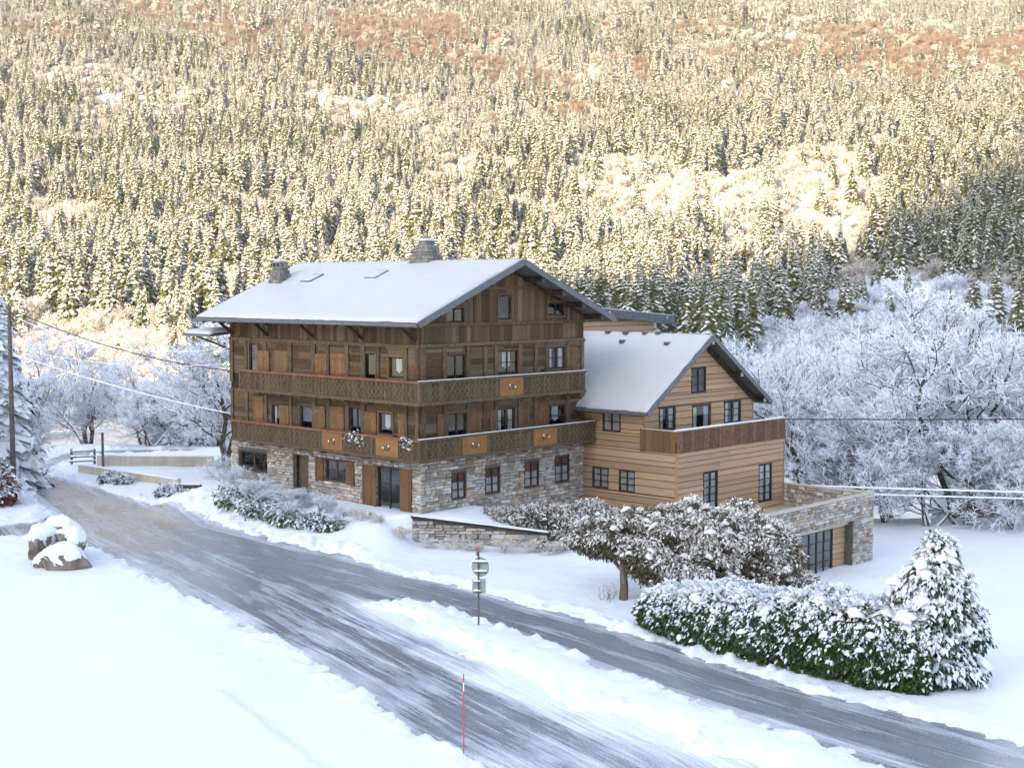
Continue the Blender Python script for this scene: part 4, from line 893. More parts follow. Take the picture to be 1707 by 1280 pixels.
def pads(mb, P, size, r2, flat=.45, nu=9, nv=5):
    for p in P:
        k = size*r2.uniform(.55, 1.5); a = r2.uniform(0, 6.28); ex = r2.uniform(.7, 1.5); ph = r2.uniform(0, 6.28, 4); b = len(mb.v)
        for j in range(nv+1):
            for i in range(nu):
                th, f = math.pi*j/nv, 2*math.pi*i/nu; rr = 1+.22*math.sin(2*f+ph[0])+.16*math.sin(3*f+ph[1])+.12*math.sin(5*f+ph[2])*math.sin(th)
                x, y = math.sin(th)*math.cos(f)*rr*k*ex, math.sin(th)*math.sin(f)*rr*k/ex; z = math.cos(th)*k*flat-(x*x+y*y)/k*.32
                mb.v.append((p[0]+x*math.cos(a)-y*math.sin(a), p[1]+x*math.sin(a)+y*math.cos(a), p[2]+z))
        mb.f += [(b+j*nu+i, b+(j+1)*nu+i, b+(j+1)*nu+(i+1) % nu, b+j*nu+(i+1) % nu) for j in range(nv) for i in range(nu)]; mb.m += [0]*(nu*nv)

# ------------------------------------------------------------------ forest on the far hillside
rs_ = np.random.default_rng(11)
SPR = []
for i in range(6):
    SPR.append(spruce_mesh(100+i, 10, (2.2, 2.5, 2.0, 2.7, 1.9, 2.35)[i], 32, 17, 2, (.93, .86, .9, .8, .97, .7)[i]).mesh('crown', [M['needle'], M['needlesnow']]))
DARK = [spruce_mesh(130+i, 10, 2.0+.2*i, 30, 16, 2, .55).mesh('crown', [M['needle'], M['needlesnow']]) for i in range(2)]
BR = []
for i in range(4):
    T_, C_ = grow_tree(200+i, 4., .12, (7, 6, 5), (.62, .6, .55), multi=4, minr=.035, spread=(.5, 1.0), segs=(3, 3, 2, 2)); C_.v += []; T_.add(C_.v, C_.f); BR.append(T_)
BRM = [b.mesh('brush', M['brushtwig']) for b in BR]+[b.mesh('brush', M['brownbrush']) for b in BR]+[b.mesh('brush', M['frost']) for b in BR]
TRK = trunk_mesh(10, .22)
n_try = 105000
D_ = np.sqrt(rs_.uniform(430**2, 2350**2, n_try)); A_ = rs_.uniform(-.43, .43, n_try)
px_ = D_*A_/np.sqrt(1+.3*A_*A_); py_ = np.sqrt(np.maximum(D_**2-(px_*.55)**2, 1))
ax_ = px_/py_
bwp = brushw(px_, py_); brw = brownw(px_, py_); spt = snowpatch(px_, py_)
dens = .54+fbm(px_/120, py_/120, 91, 4)*1.15+fbm(px_/35, py_/35, 92, 2)*.5
dens = dens*(1-.93*sst(.32, .55, bwp))*(1-.9*sst(.38, .66, brw))*(spt < .25)
dens = dens*(1-sst(470, 440, D_)*.5)
dens = np.where((ax_ > .25) & (D_ > 640) & (D_ < 980), np.maximum(dens, .55*sst(.25, .29, ax_)), dens)
keep = rs_.random(n_try) < np.clip(np.clip(dens, .03, 1)*np.interp(D_, [430, 600, 800, 1300, 2300], [.42, .5, .72, 1., 1.]), 0, 1)
tx, ty, td, ta = px_[keep], py_[keep], D_[keep], ax_[keep]
tz = hill_h(tx, ty)
th_ = np.interp(td, [430, 600, 800, 1100, 1700, 2300], [24, 22, 18.5, 15.5, 12, 11])*rs_.lognormal(-.06, .30, len(tx))*(.62+.78*vnoise(tx/55, ty/55, 7)); th_ = np.clip(th_, 6, 30)
dark = (ta > .25) & (td > 620) & (td < 980)  # right-hand stand: less-snowed crowns imitate shade on that flank
vi = rs_.integers(0, 6, len(tx)); vi = np.where(dark | ((vnoise(tx/75, ty/75, 19)+rs_.normal(0, .09, len(tx))) > .57), 6+vi % 2, vi)
def screen(x, y, z):
    c, s = math.cos(.071), math.sin(.071); zz = z-12.42; d = y*c-zz*s; return 853.5+2300*x/d, 640-2300*(zz*c+y*s)/d
sx, sy = screen(tx, ty, tz+th_*.75)
roofline = np.interp(sx, [330, 335, 480, 870, 1030, 1120, 1121, 1183, 1280, 1281], [9e3, 520, 425, 428, 515, 530, 565, 560, 640, 9e3])
vis = (sx > 5) & (sx < 1702) & (sy > 0) & (sy < roofline-4) & (sy < 560)
px_h = np.where(vis, th_/td, 0)
order = np.argsort(-px_h)[:295]
allm = SPR+DARK; hq = np.quantile(px_h[order]*2300, [.4, .8])
for i in order:
    e = empty('spruce_tree', (tx[i], ty[i], tz[i]-.3), rs_.uniform(0, 6.28)); s = th_[i]/10; ws = s*rs_.uniform(.85, 1.2)
    e.scale = (ws, ws, s)
    X_ = sx[i]; hp_ = th_[i]/td[i]*2300
    where = 'in the stand darkened to imitate shade below the upper right corner' if dark[i] else ('at the far left above the lamp pole' if X_ < 170 else 'left of the chalet above the road bend' if X_ < 400 else 'above the small tapered chimney' if X_ < 560 else 'between the two chimneys behind the ridge' if X_ < 720 else 'behind the large ridge chimney' if X_ < 870 else 'behind the descending right roof slope of the chalet' if X_ < 1050 else 'above the annex roof' if X_ < 1290 else 'above the frosted thicket on the right')
    size = 'very tall' if hp_ > hq[1] else 'tall' if hp_ > hq[0] else 'middle-sized'
    tag(e, '%s snow-dusted spruce %s' % (size, where), 'tree', 'far spruces ' + where)
    inst('trunk', TRK, e); inst('crown', allm[vi[i]], e)
rest = np.setdiff1d(np.arange(len(tx)), order)
ws = th_[rest]/10*rs_.uniform(.85, 1.2, len(rest))
scatter('far_forest', np.stack([tx, ty, tz-.3], 1)[rest], np.stack([rs_.normal(0, .02, len(rest)), rs_.normal(0, .02, len(rest)), rs_.uniform(0, 6.28, len(rest))], 1), np.stack([ws, ws, th_[rest]/10], 1), vi[rest], allm, 'far-off conifer forest covering the upper mountainside')
print('trees', len(tx))
# snowy brush and russet beech scrub between the conifers
n_try = 52000
D_ = np.sqrt(rs_.uniform(330**2, 2150**2, n_try)); A_ = rs_.uniform(-.43, .43, n_try)
px_ = D_*A_; py_ = np.sqrt(np.maximum(D_**2-(px_*.55)**2, 1)); ax_ = px_/py_
bwp = brushw(px_, py_); brw = brownw(px_, py_); spt = snowpatch(px_, py_)
pk = np.maximum(np.maximum(.9*sst(.2, .45, bwp), .26), np.where(D_ < 450, .55*sst(.02, .1, np.abs(ax_+.245)), 0))
dn2 = .54+fbm(px_/120, py_/120, 91, 4)*1.15+fbm(px_/35, py_/35, 92, 2)*.5
pk = np.maximum(pk, .85*sst(.34, .1, dn2))
pb_ = sst(.35, .7, brw)*.8
isb = rs_.random(n_try) < pb_
keep = ((rs_.random(n_try) < pk) | isb) & (spt < .25)
bx, by = px_[keep], py_[keep]; bz = hill_h(bx, by); isb = isb[keep]; bd = D_[keep]
bs = rs_.uniform(.9, 2.4, len(bx))*np.interp(bd, [400, 1200], [1.1, .9]); bi = rs_.integers(0, 4, len(bx))+np.where(isb, 4, np.where((bd < 640) & (bx/by > .1), 8, 0))
scatter('hillside_brush', np.stack([bx, by, bz-.3], 1), np.stack([bx*0, bx*0, rs_.uniform(0, 6.28, len(bx))], 1), np.stack([bs*1.15, bs*1.15, bs], 1), bi, BRM, 'pale snow-covered brush and russet scrub between the far conifers')
print('brush', len(bx))

# ------------------------------------------------------------------ frosted bare trees near the buildings
FT = []
for i, (H, ct, ln, ml) in enumerate(((9.5, (9, 8, 7, 5), (.55, .56, .55, .5), 2), (9, (9, 8, 7, 5), (.6, .56, .55, .5), 1), (8, (8, 8, 7, 5), (.55, .58, .56, .55), 3), (7, (8, 7, 7, 5), (.6, .58, .56, .55), 3))):
    T_, C_ = grow_tree(300+i, H, .23, ct, ln, tr_levels=2, multi=ml, minr=.021, twist=1.1, up=.10, spread=(.5, 1.05))
    print('frost', i, len(C_.f)); FT.append((T_.mesh('trunk', M['frostbark']), C_.mesh('crown', M['frost']), H))
def frosted(k, x, y, z, h, rz, lab, grp=None, wide=1.):
    e = empty('frosted_tree', (x, y, z), rz); s = h/FT[k][2]; e.scale = (s*wide, s*wide, s); tag(e, lab, 'tree', grp)
    inst('trunk', FT[k][0], e); inst('crown', FT[k][1], e); return e
ORD = ['leftmost', 'second from the left', 'third from the left', 'fourth from the left', 'fifth from the left', 'sixth from the left', 'sixth from the right', 'fifth from the right', 'fourth from the right', 'third from the right', 'second from the right', 'rightmost']
def ordinal(k, n_):
    return ORD[k] if k < (n_+1)//2 else ORD[12-(n_-k)]
def ranks(L):
    o = sorted(range(len(L)), key=lambda i: L[i][1]/L[i][2]); return {i: k for k, i in enumerate(o)}
def gz(x, y): return float(base_h(np.array([x]), np.array([y]))[0])
grp = 'frosted bare trees at the right edge of the field'
# right-hand thicket: from the field edge back
RT = [(0, 20.5, 92, 11, 0), (1, 25.0, 95, 12.5, 1), (2, 29.5, 91, 14, 2.2), (0, 33.5, 93, 14, 3.4), (3, 24.0, 87.5, 7.5, 1.3), (3, 28.5, 86, 6.5, 2.9), (2, 33.0, 85, 7.5, .4), (1, 36.5, 89, 13, 5), (2, 19.0, 99, 10, 4.4), (0, 23.5, 102, 13, 1.9), (1, 29, 103, 15, .6), (2, 34.5, 101, 15, 2.6), (0, 39.5, 99, 16, 3.9), (3, 21.5, 89, 6.5, 5.3), (3, 31, 84.5, 5.5, 1.1), (3, 26.2, 85.5, 5, .2), (1, 40, 108, 15, 1), (2, 17.5, 104, 10, 2)]
RTt = [t for t in RT if t[3] >= 8]; RTb = [t for t in RT if t[3] < 8]
for L_, ph_, gp_ in ((RTt, 'frosted bare tree, %s of those in the thicket behind the snowfield', 'frosted trees of the right-hand thicket'), (RTb, 'low frosted bush, %s along the snowfield edge under the taller bare trees', 'frosted bushes at the snowfield edge')):
    rk = ranks(L_)
    for i, (k, x, y, h, rz) in enumerate(L_): frosted(k, x, y, gz(x, y)-.2, h*.98, rz, ph_ % ordinal(rk[i], len(L_)), gp_, 1.15)
LTt = [(1, -33.5, 108, 6.6, .5), (0, -30, 112, 7, 1.4), (2, -27, 109, 5.8, 2.2), (3, -24, 112, 5.6, 3.3), (0, -21, 115, 6.2, .2), (2, -36, 116, 8.5, 4), (1, -31.5, 122, 7, 5), (3, -28, 106.5, 4.2, 1), (3, -25, 107, 4, 2), (3, -21.5, 108, 4.4, 4.4), (2, -38, 110, 8, .7), (3, -18.5, 109, 5, .9)]
for i, (k, x, y, h, rz) in enumerate(LTt):
    frosted(k, x, y, gz(x, y)-.2, h, rz, 'frosted bare tree, %s of those in the thicket beyond the road bend' % ordinal(ranks(LTt)[i], len(LTt)), 'frosted trees of the left-hand thicket', 1.2)
frosted(2, -18.6, 89.5, gz(-18.6, 89.5), 9.2, 1.2, 'spreading frosted tree right beside the left end of the chalet', wide=1.25)
frosted(1, -38.5, 83, 0, 9.5, 3.1, 'frosted bush leaning in at the left edge over the road', wide=1.1)
frosted(3, -31.6, 81.5, 0, 4.2, 2.1, 'low snow-laden bush under the street lamp at the left edge', wide=1.2)
frosted(3, -33.2, 86.5, 0, 5.2, .1, 'snow-laden bush behind the street lamp beside the bend', wide=1.1)
# near spruces
NSPR = [spruce_mesh(400+i, 10, 2.3, 44, 20, 3, 1., fine=True).mesh('crown', [M['frostneedle'], M['nearsnow']]) for i in range(2)]
def spruce(x, y, z, h, lab, k=0, wide=1., rz=0.):
    e = empty('spruce_tree', (x, y, z), rz); e.scale = (h/10*wide, h/10*wide, h/10); tag(e, lab, 'tree'); inst('trunk', TRK, e); inst('crown', NSPR[k], e)
spruce(-31.9, 84.5, 0, 13.4, 'tall snow-hung spruce at the left edge behind the lamp pole', 0, 1.0)
spruce(-28.4, 118, -4, 9.3, 'left of the two small spruces rising from the left thicket', 1, 1.0, 1)
spruce(-30.9, 119, -4, 8.3, 'smallest spruce half sunk in the left thicket', 0, .9, 3)
spruce(-25.2, 117, -4, 8.0, 'spruce nearest the chalet rising from the left thicket', 0, 1.1, 2)
spruce(37.2, 108, -9, 20.5, 'spruce standing among the frosted trees at the right edge', 1, .9, 2)

# ------------------------------------------------------------------ hedge, shrubs and bushes
def shell(n_, c, r, rs2, zmin=-9., lump=.25, seed=0):
    d = rs2.normal(0, 1, (n_, 3)); d /= np.linalg.norm(d, axis=1)[:, None]
    k = 1+lump*np.sin(d[:, 0]*5+seed)*np.sin(d[:, 1]*6+seed*2)+lump*np.sin(d[:, 2]*7+d[:, 0]*4+seed)
    dep = rs2.uniform(.72, 1.03, n_)
    P = np.array(c)+d*np.array(r)*(k*dep)[:, None]; kk = P[:, 2] > zmin
    return P[kk], d[kk]
def thing_shrub(name, lab, cat, loc, leafm, snowm, blobs, n_, L, snow_frac, droop=.5, nleaf=5, seed=1, wr=.22, stem=True, ss=1.25, zmin=.02, jit=.5, patch=0., npad=0, padsize=.2):
    e = empty(name, loc); tag(e, lab, cat); r2 = np.random.default_rng(seed); gm = MB(); sm = MB()
    tot = sum(b[3]*b[4]+b[3]*b[5]+b[4]*b[5] for b in blobs)
    for q, b in enumerate(blobs):
        k = int(n_*(b[3]*b[4]+b[3]*b[5]+b[4]*b[5])/tot)
        P, d = shell(k, b[:3], b[3:], r2, zmin, .10, q+seed); leaves(gm, P, d, L, wr, droop, nleaf, r2, jit=jit)
        P, d = shell(int(k*snow_frac*1.8), b[:3], [x*1.04 for x in b[3:]], r2, zmin, .10, q+seed); up = d[:, 2]+r2.normal(0, .25, len(d))+.35*(P[:, 2]-b[2])/b[5]
        kk = up > .05
        if patch: kk &= (fbm((P[:, 0]+P[:, 1]*.6)*1.7+seed, P[:, 2]*2.4+P[:, 1]*.5, seed, 3)+r2.normal(0, .05, len(P))) > -patch
        leaves(sm, P[kk], d[kk], L*ss, wr*1.25, droop*1.1, max(2, nleaf-2), r2, jit=jit*.8)
    if npad:
        pm_ = MB()
        for q, b in enumerate(blobs):
            P, d = shell(int(npad*3*(b[3]*b[4]+b[3]*b[5]+b[4]*b[5])/tot), b[:3], [x*1.0 for x in b[3:]], r2, zmin+.1, .10, q+seed); k = d[:, 2]+r2.normal(0, .25, len(d)) > .25; pads(pm_, P[k], padsize, r2)
        tag(pm_.build('snow_pads', M[snowm], e, True), kind='stuff')
    tag(gm.build('foliage', M[leafm], e), kind='stuff'); tag(sm.build('snow', M[snowm], e), kind='stuff')
    if stem:
        st = MB()
        for q, b in enumerate(blobs[:6]): st.tube([(b[0]*.3, b[1]*.3, -.4), (b[0]*.8, b[1]*.8, b[2]*.6), (b[0], b[1], b[2]+b[5]*.3)], [.07, .05, .02], 5)
        st.build('stems', M['bark'], e)
    return e
# hedge along the fork road: a leafy front that leans over the verge, snow heaped on its top
def hedge():
    e = tag(empty('hedge', (8.2, 46, 0)), 'long dark green evergreen hedge loaded with snow along the fork road', 'hedge')
    r2 = np.random.default_rng(5); hp = np.array([(4.6, 49.4), (6.1, 46.6), (8.5, 43.6), (10.8, 41.4), (12.6, 40.8)])-np.array([8.2, 46])
    def at(t):
        k = np.minimum(t.astype(int), 3); f = (t-k)[:, None]; d = hp[k+1]-hp[k]; d /= np.linalg.norm(d, axis=1)[:, None]
        return hp[k]*(1-f)+hp[k+1]*f, np.stack([d[:, 1], -d[:, 0]], 1)*-1
    gm, sm = MB(), MB()
    def pts(n_, front):
        t = r2.uniform(0, 3.999, n_); p, nn = at(t); nn = np.where(nn[:, 1:2] > 0, -nn, nn)
        H_ = np.interp(t, [0, 1, 2.5, 4], [1.3, 1.85, 2.4, 2.5])*(1+fbm(t*2.2, t*0, 6, 3)*.35)
        if front:
            h = r2.uniform(0, 1, n_)**.9; off = .25*np.sin(h*3.1)-.35*h**3+fbm(t*3, h*3, 8, 3)*.7-r2.uniform(0, .25, n_)
            return np.concatenate([p+nn*off[:, None], (h*H_)[:, None]], 1), np.concatenate([nn, np.full((n_, 1), .15)], 1), h
        q = r2.uniform(0, 1, n_); off = -.2-q*2.4; z = H_*(1.0-.25*(q-.35)**2)+fbm(t*3, q*5, 9, 3)*.55
        return np.concatenate([p+nn*off[:, None], z[:, None]], 1), np.concatenate([nn*.5, np.full((n_, 1), .8)], 1), q
    P, D, h = pts(10500, True); leaves(gm, P, D, .125, .24, .55, 4, r2, jit=.55)
    P, D, h = pts(2600, False); leaves(gm, P, D, .15, .26, .3, 4, r2, jit=.6)
    P, D, h = pts(5200, True); k = r2.random(len(h)) < .04+.75*h**1.6+.5*(fbm(P[:, 0]*1.3, P[:, 2]*2.2, 14, 3)); P = P+D*.07; P[:, 2] += .04
    leaves(sm, P[k], D[k], .125, .3, .75, 3, r2, jit=.4)
    P, D, h = pts(4200, False); P[:, 2] += .08; leaves(sm, P, D, .19, .36, .35, 3, r2, jit=.5)
    pd = MB(); P, D, h = pts(190, False); P[:, 2] += .03; pads(pd, P, .24, r2, .35)
    P, D, h = pts(420, True); k = r2.random(len(h)) < .05+.7*h**2; P = P+D*.05; pads(pd, P[k], .13, r2)
    tag(pd.build('snow_pads', M['tuftsnow'], e, True), kind='stuff')
    tag(gm.build('foliage', M['leaf'], e), kind='stuff'); tag(sm.build('snow', M['tuftsnow'], e), kind='stuff')
    st = MB()
    for t in np.linspace(.1, 3.9, 26):
        p, nn = at(np.array([t])); st.tube([(p[0][0], p[0][1]+.3, -.3), (p[0][0]+.05, p[0][1]+.4, 1.1)], [.05, .03], 5)
    st.build('stems', M['bark'], e)
hedge()
cb_ = [(b[0]*.9, b[1]*.9, b[2], b[3]*.84, b[4]*.84, b[5]*1.02) for b in [(0, 0, .75, 1.75, 1.5, .85), (-.3, .1, 1.6, 1.65, 1.4, .95), (.1, .1, 2.5, 1.35, 1.2, .95), (-.1, .2, 3.4, 1.0, .9, .85), (.1, .2, 4.2, .65, .6, .75), (-1.3, .7, 2.0, 1.0, .9, .9), (.85, .1, 1.8, 1.0, .9, 1.0), (.5, .0, 3.2, .7, .7, .7), (-.7, .3, 3.0, .75, .7, .7)]]
thing_shrub('conical_shrub', 'tall conical evergreen shrub buried in snow at the end of the hedge', 'shrub', (13.1, 42.0, -.1), 'leafdark', 'tuftsnow', cb_, 5600, .15, 1.3, .95, 4, 6, .25, jit=.4, npad=170, padsize=.22)
thing_shrub('snowy_shrub', 'rounded snow-heaped shrub between the hedge and the garage door', 'shrub', (11.6, 45.6, -.6), 'leafdark', 'tuftsnow', [(0, 0, .9, 1.5, 1.3, 1.1), (-1.3, .8, .8, 1.2, 1.1, 1.0), (1.0, .5, 1.3, 1., 1., 1.)], 3600, .14, 1.3, .9, 4, 8, .25, jit=.4, npad=130, padsize=.25)
# broad snow-laden pine with a bare trunk
pb2 = [(.3, .6, 2.5, 1.4, 1.3, .8), (2.0, .3, 2.2, 1.7, 1.5, 1.35), (3.7, .0, 2.35, 1.7, 1.5, 1.35), (5.3, -.2, 2.0, 1.6, 1.4, 1.3), (2.8, -1.0, 1.4, 1.9, 1.2, 1.0), (4.8, -1.2, 1.1, 1.6, 1.1, .9), (6.2, -1.2, 1.0, 1.2, 1.0, .8), (1.4, -.3, 2.0, 1.4, 1.2, 1.0), (1.0, .9, 2.9, 1.2, 1.1, .8), (-.9, 1.6, 2.3, 1.2, 1.2, .75), (2.6, 1.2, 3.0, 1.1, 1.1, .85), (4.6, .8, 3.0, 1.1, 1.1, .85)]
pine = thing_shrub('pine_tree', 'broad low pine weighed down with greyish snow in front of the annex', 'tree', (4.3, 53.2, 0), 'leafbrown', 'tuftcream', pb2, 24000, .13, 1.6, .5, 4, 9, .2, stem=False, jit=.7, ss=1.2, patch=-.02, npad=330, padsize=.15)
mb = MB(); mb.tube([(0, -.3, -.5), (.06, -.3, .8), (.02, -.1, 1.6), (.3, .3, 2.4)], [.2, .16, .14, .08], 8)
for b in pb2: mb.tube([(.05, -.15, 1.3), ((b[0])*.5, b[1]*.5, 1.5+b[2]*.12), (b[0], b[1], b[2])], [.09, .06, .02], 5)
mb.build('trunk', M['bark'], pine)
thing_shrub('snowy_bush', 'low grey snow-dusted bush below the stone gable windows', 'bush', (1.6, 66.2, -.4), 'leafbrown', 'tuftcream', [(-2.0, 1.1, 1.1, 1.5, 1., .8), (0, .6, 1.2, 1.6, 1.2, 1.0), (1.9, 0, 1.3, 1.6, 1.2, 1.1), (3.4, -.5, .9, 1.5, 1.2, 1.0), (.8, -1.2, .5, 1.4, .9, .6), (2.8, -2, .3, 1.4, .9, .6)], 9500, .12, 1.2, .5, 4, 10, .2, jit=.7, ss=1.1, patch=.05, npad=90, padsize=.12)
# bank below the chalet's long side: frosted brush above, low evergreen shrubs at its foot
for i, (x, y, h, s) in enumerate(((-14.4, 73.4, 1.5, 1), (-13.0, 71.4, 1.4, 2), (-11.4, 69.6, 1.3, 3), (-9.8, 68.0, 1.2, 4), (-8.4, 66.8, .8, 5), (-16.3, 77, 1.5, 6), (-12.0, 71.6, .9, 7), (-10.4, 70.0, .85, 8))):
    e = frosted(3, x, y, gz(x, y)-.1, h, s, 'frosted brush, %s of the clumps on the bank under the stone wall' % ordinal((1, 2, 4, 6, 7, 0, 3, 5)[i], 8), 'frosted brush on the chalet bank', 1.9); e.name = 'frosted_brush'
TW = [(-7.4, 66.0), (-6.3, 65.3), (-5.2, 64.5), (-4.0, 64.0), (-2.8, 63.9), (-1.6, 63.9), (-.4, 63.9), (.8, 63.8), (1.9, 63.3)]
for i, (x, y) in enumerate(TW):
    sc_ = (.16, .13, .17, .14, .18, .15, .19, .16, .18)[i]; o = inst('dry_shrub', BRM[i % 4], None, (x, y, gz(x, y)+.12), (0, 0, i*1.7), (sc_*1.9, sc_*1.5, sc_)); tag(o, 'dry brown twiggy shrub, %s in the row before the chalet' % ordinal(i, len(TW)), 'shrub', 'dry twiggy shrubs before the chalet corner')
for i, (x, y, lab) in enumerate(((-14.3, 71.8, 'leftmost of the low green shrubs at the foot of the chalet bank'), (-12.6, 69.6, 'middle low green shrub at the foot of the chalet bank'), (-10.9, 67.8, 'low green shrub nearest the fork at the foot of the chalet bank'), (-9.2, 66.4, 'small snowed-under green shrub at the road end of the chalet bank'))):
    s = (1., 1.05, .9, .7)[i]
    thing_shrub('low_shrub', lab, 'shrub', (x, y, gz(x, y)+.05), 'leaf', 'tuftsnow', [(0, 0, .35*s, 1.1*s, .8*s, .5*s), (.8*s, -.6*s, .3*s, .9*s, .7*s, .45*s), (-.7*s, .8*s, .45*s, .9*s, .8*s, .55*s)], 420, .15, .75, .4, 4, 20+i, .25, stem=False)
thing_shrub('russet_shrub', 'russet-leaved shrub dusted with snow at the left edge of the road', 'shrub', (-29.9, 76.6, 0), 'leafred', 'tuftsnow', [(.2, 0, .9, 2.0, 1.7, 1.1), (-1.3, -.6, 1.2, 1.7, 1.5, 1.4), (-.6, 1.2, 1.8, 1.8, 1.6, 1.3)], 3000, .2, .7, .3, 4, 27, .25)
thing_shrub('snowy_shrub', 'small snow-covered shrub in front of the concrete wall', 'shrub', (-24.9, 85.6, .05), 'leafdark', 'tuftsnow', [(0, 0, .3, .9, .6, .4), (.7, -.5, .25, .7, .5, .35)], 260, .16, 1.9, .4, 4, 28, .25, stem=False)
thing_shrub('snowy_shrub', 'snow-covered shrub beside the stacked timber left of the chalet', 'shrub', (-19.6, 79.4, .05), 'leafdark', 'tuftsnow', [(0, 0, .4, 1.1, .8, .5), (.9, -.7, .35, .9, .7, .45)], 380, .17, 1.7, .4, 4, 29, .25, stem=False)

# ------------------------------------------------------------------ roadside things
def sign(loc):
    e = tag(empty('road_sign', loc, R(-14)), 'two road signs seen from behind, snow on their brackets, on a post on the island', 'sign')
    mb = MB(); mb.tube([(0, 0, -.4), (0, 0, 2.65)], .035, 8); mb.build('post', M['galv'], e)
    def disc(name, pts, y0, y1, mat, par):
        n_ = len(pts); b = MB(); b.add([(x, y0, z) for x, z in pts]+[(x, y1, z) for x, z in pts], [tuple(range(n_)), tuple(range(2*n_-1, n_-1, -1))]+[(i, n_+i, n_+(i+1) % n_, (i+1) % n_) for i in range(n_)]); return b.build(name, M[mat], par)
    c = [(.06+.35*math.cos(t), 2.10+.37*math.sin(t)) for t in np.linspace(0, 2*math.pi, 29)[:-1]]
    d = disc('round_plate', c, .05, .075, 'signback', e)
    rim = MB(); rim.tube([(x*1.0, .05, z) for x, z in c]+[(c[0][0], .05, c[0][1])], .022, 6, 0, False); rim.build('rim', M['white'], d)
    q = [(-.25, 1.08), (.25, 1.14), (.25, 1.68), (-.25, 1.62)]; p = disc('square_plate', q, .05, .075, 'signback', e)
    for zz, x0, x1, par in ((2.27, -.22, .33, d), (1.92, -.16, .30, d), (1.55, -.2, .06, p), (1.2, -.2, .08, p)):
        b = MB(); b.box((x0, -.02, zz-.03), (x1, .05, zz+.01)); b.build('bracket', M['galv'], par)
        sb = MB(); sb.tube([(x0, -.0, zz+.035), ((x0+x1)/2, -.0, zz+.055), (x1, .0, zz+.05)], [.03, .05, .035], 6); sb.build('snow', M['tuftsnow'], par, True)
    b = MB(); b.tube([(-.05, 0, 2.5), (-.06, 0, 2.82)], .025, 6); b.tube([(.0, 0, 2.55), (.02, .02, 2.72), (.0, 0, 2.88)], [.02, .03, .01], 6, 1); b.build('post_top', [M['galv'], M['red']], e)
sign((-1.2, 48.85, .28))
sp = tag(empty('snow_pole', (-1.27, 35.55, .1), 0), 'thin red snow marker pole with a white band in the roadside snow', 'marker pole')
for nm, z0, z1, m_ in (('shaft', -.3, 1.72, 'red'), ('white_band', 1.72, 1.95, 'white'), ('tip', 1.95, 2.18, 'red')):
    mb = MB(); mb.tube([(0, 0, z0), (0, 0, z1)], .017, 7); mb.build(nm, M[m_], sp)
def boulder(loc, r, seed, lab, rz=0, capth=.14):
    rr = np.random.default_rng(seed); nu, nv = 30, 18; V = []; pl = rr.normal(0, 1, (13, 3)); pl /= np.linalg.norm(pl, axis=1)[:, None]; ds = rr.uniform(.52, .86, 13)
    def rad(d): return min([1.]+[ds[k]/max(1e-3, float(d @ pl[k])) if float(d @ pl[k]) > 0 else 1. for k in range(13)])
    def pt(i, j, k=1., add=0.):
        th, ph = math.pi*j/nv, 2*math.pi*i/nu; d = np.array([math.sin(th)*math.cos(ph), math.sin(th)*math.sin(ph), math.cos(th)]); q = d*rad(d)*np.array(r)*k*(1+.05*math.sin(7*ph+seed)*math.sin(5*th)+.16*float(fbm(np.array(d[0]*3+d[2]*2+seed), np.array(d[1]*3-d[2]*2.5), seed, 3))); return (q[0], q[1], q[2]+add)
    mb = MB(); mb.add([pt(i, j) for j in range(nv+1) for i in range(nu)], [(j*nu+i, (j+1)*nu+i, (j+1)*nu+(i+1) % nu, j*nu+(i+1) % nu) for j in range(nv) for i in range(nu)])
    o = mb.build('boulder', M['rock'], None, False, loc, rz); tag(o, lab, 'boulder')
    J = 7; lim = [(4.3+.9*math.sin(2*math.pi*i/nu*2+seed)+.5*math.sin(2*math.pi*i/nu*5+seed)+rr.uniform(-.35, .35))*18/11 for i in range(nu)]
    cb = MB(); vs_ = []
    for j in range(J+1):
        for i in range(nu):
            jj = lim[i]*j/J; e_ = j == J; vs_.append(pt(i, jj, 1.0 if e_ else 1.03, -.02 if e_ else capth*(1-.5*(j/J)**2)))
    cb.add(vs_, [(j*nu+i, (j+1)*nu+i, (j+1)*nu+(i+1) % nu, j*nu+(i+1) % nu) for j in range(J) for i in range(nu)]); cb.build('snow_cap', M['snow'], o, True)
boulder((-20.3, 61.9, 1.15), (1.15, .95, 1.05), 3, 'rearmost and highest boulder of the snow-capped roadside heap', .4, .11)
boulder((-20.95, 60.9, .85), (.85, .8, .85), 5, 'left brown boulder of the roadside heap with snow on top', 1.2, .14)
boulder((-19.5, 60.7, 1.0), (1.1, .8, .85), 8, 'right tilted boulder of the roadside heap under thick snow', 2.2, .12)
boulder((-19.3, 59.3, .42), (1.25, .8, .78), 12, 'low grey boulder lying in front of the roadside heap', .3, .14)
boulder((-20.6, 59.7, .25), (.5, .45, .5), 15, 'small stone at the foot of the roadside heap', .9, .08)
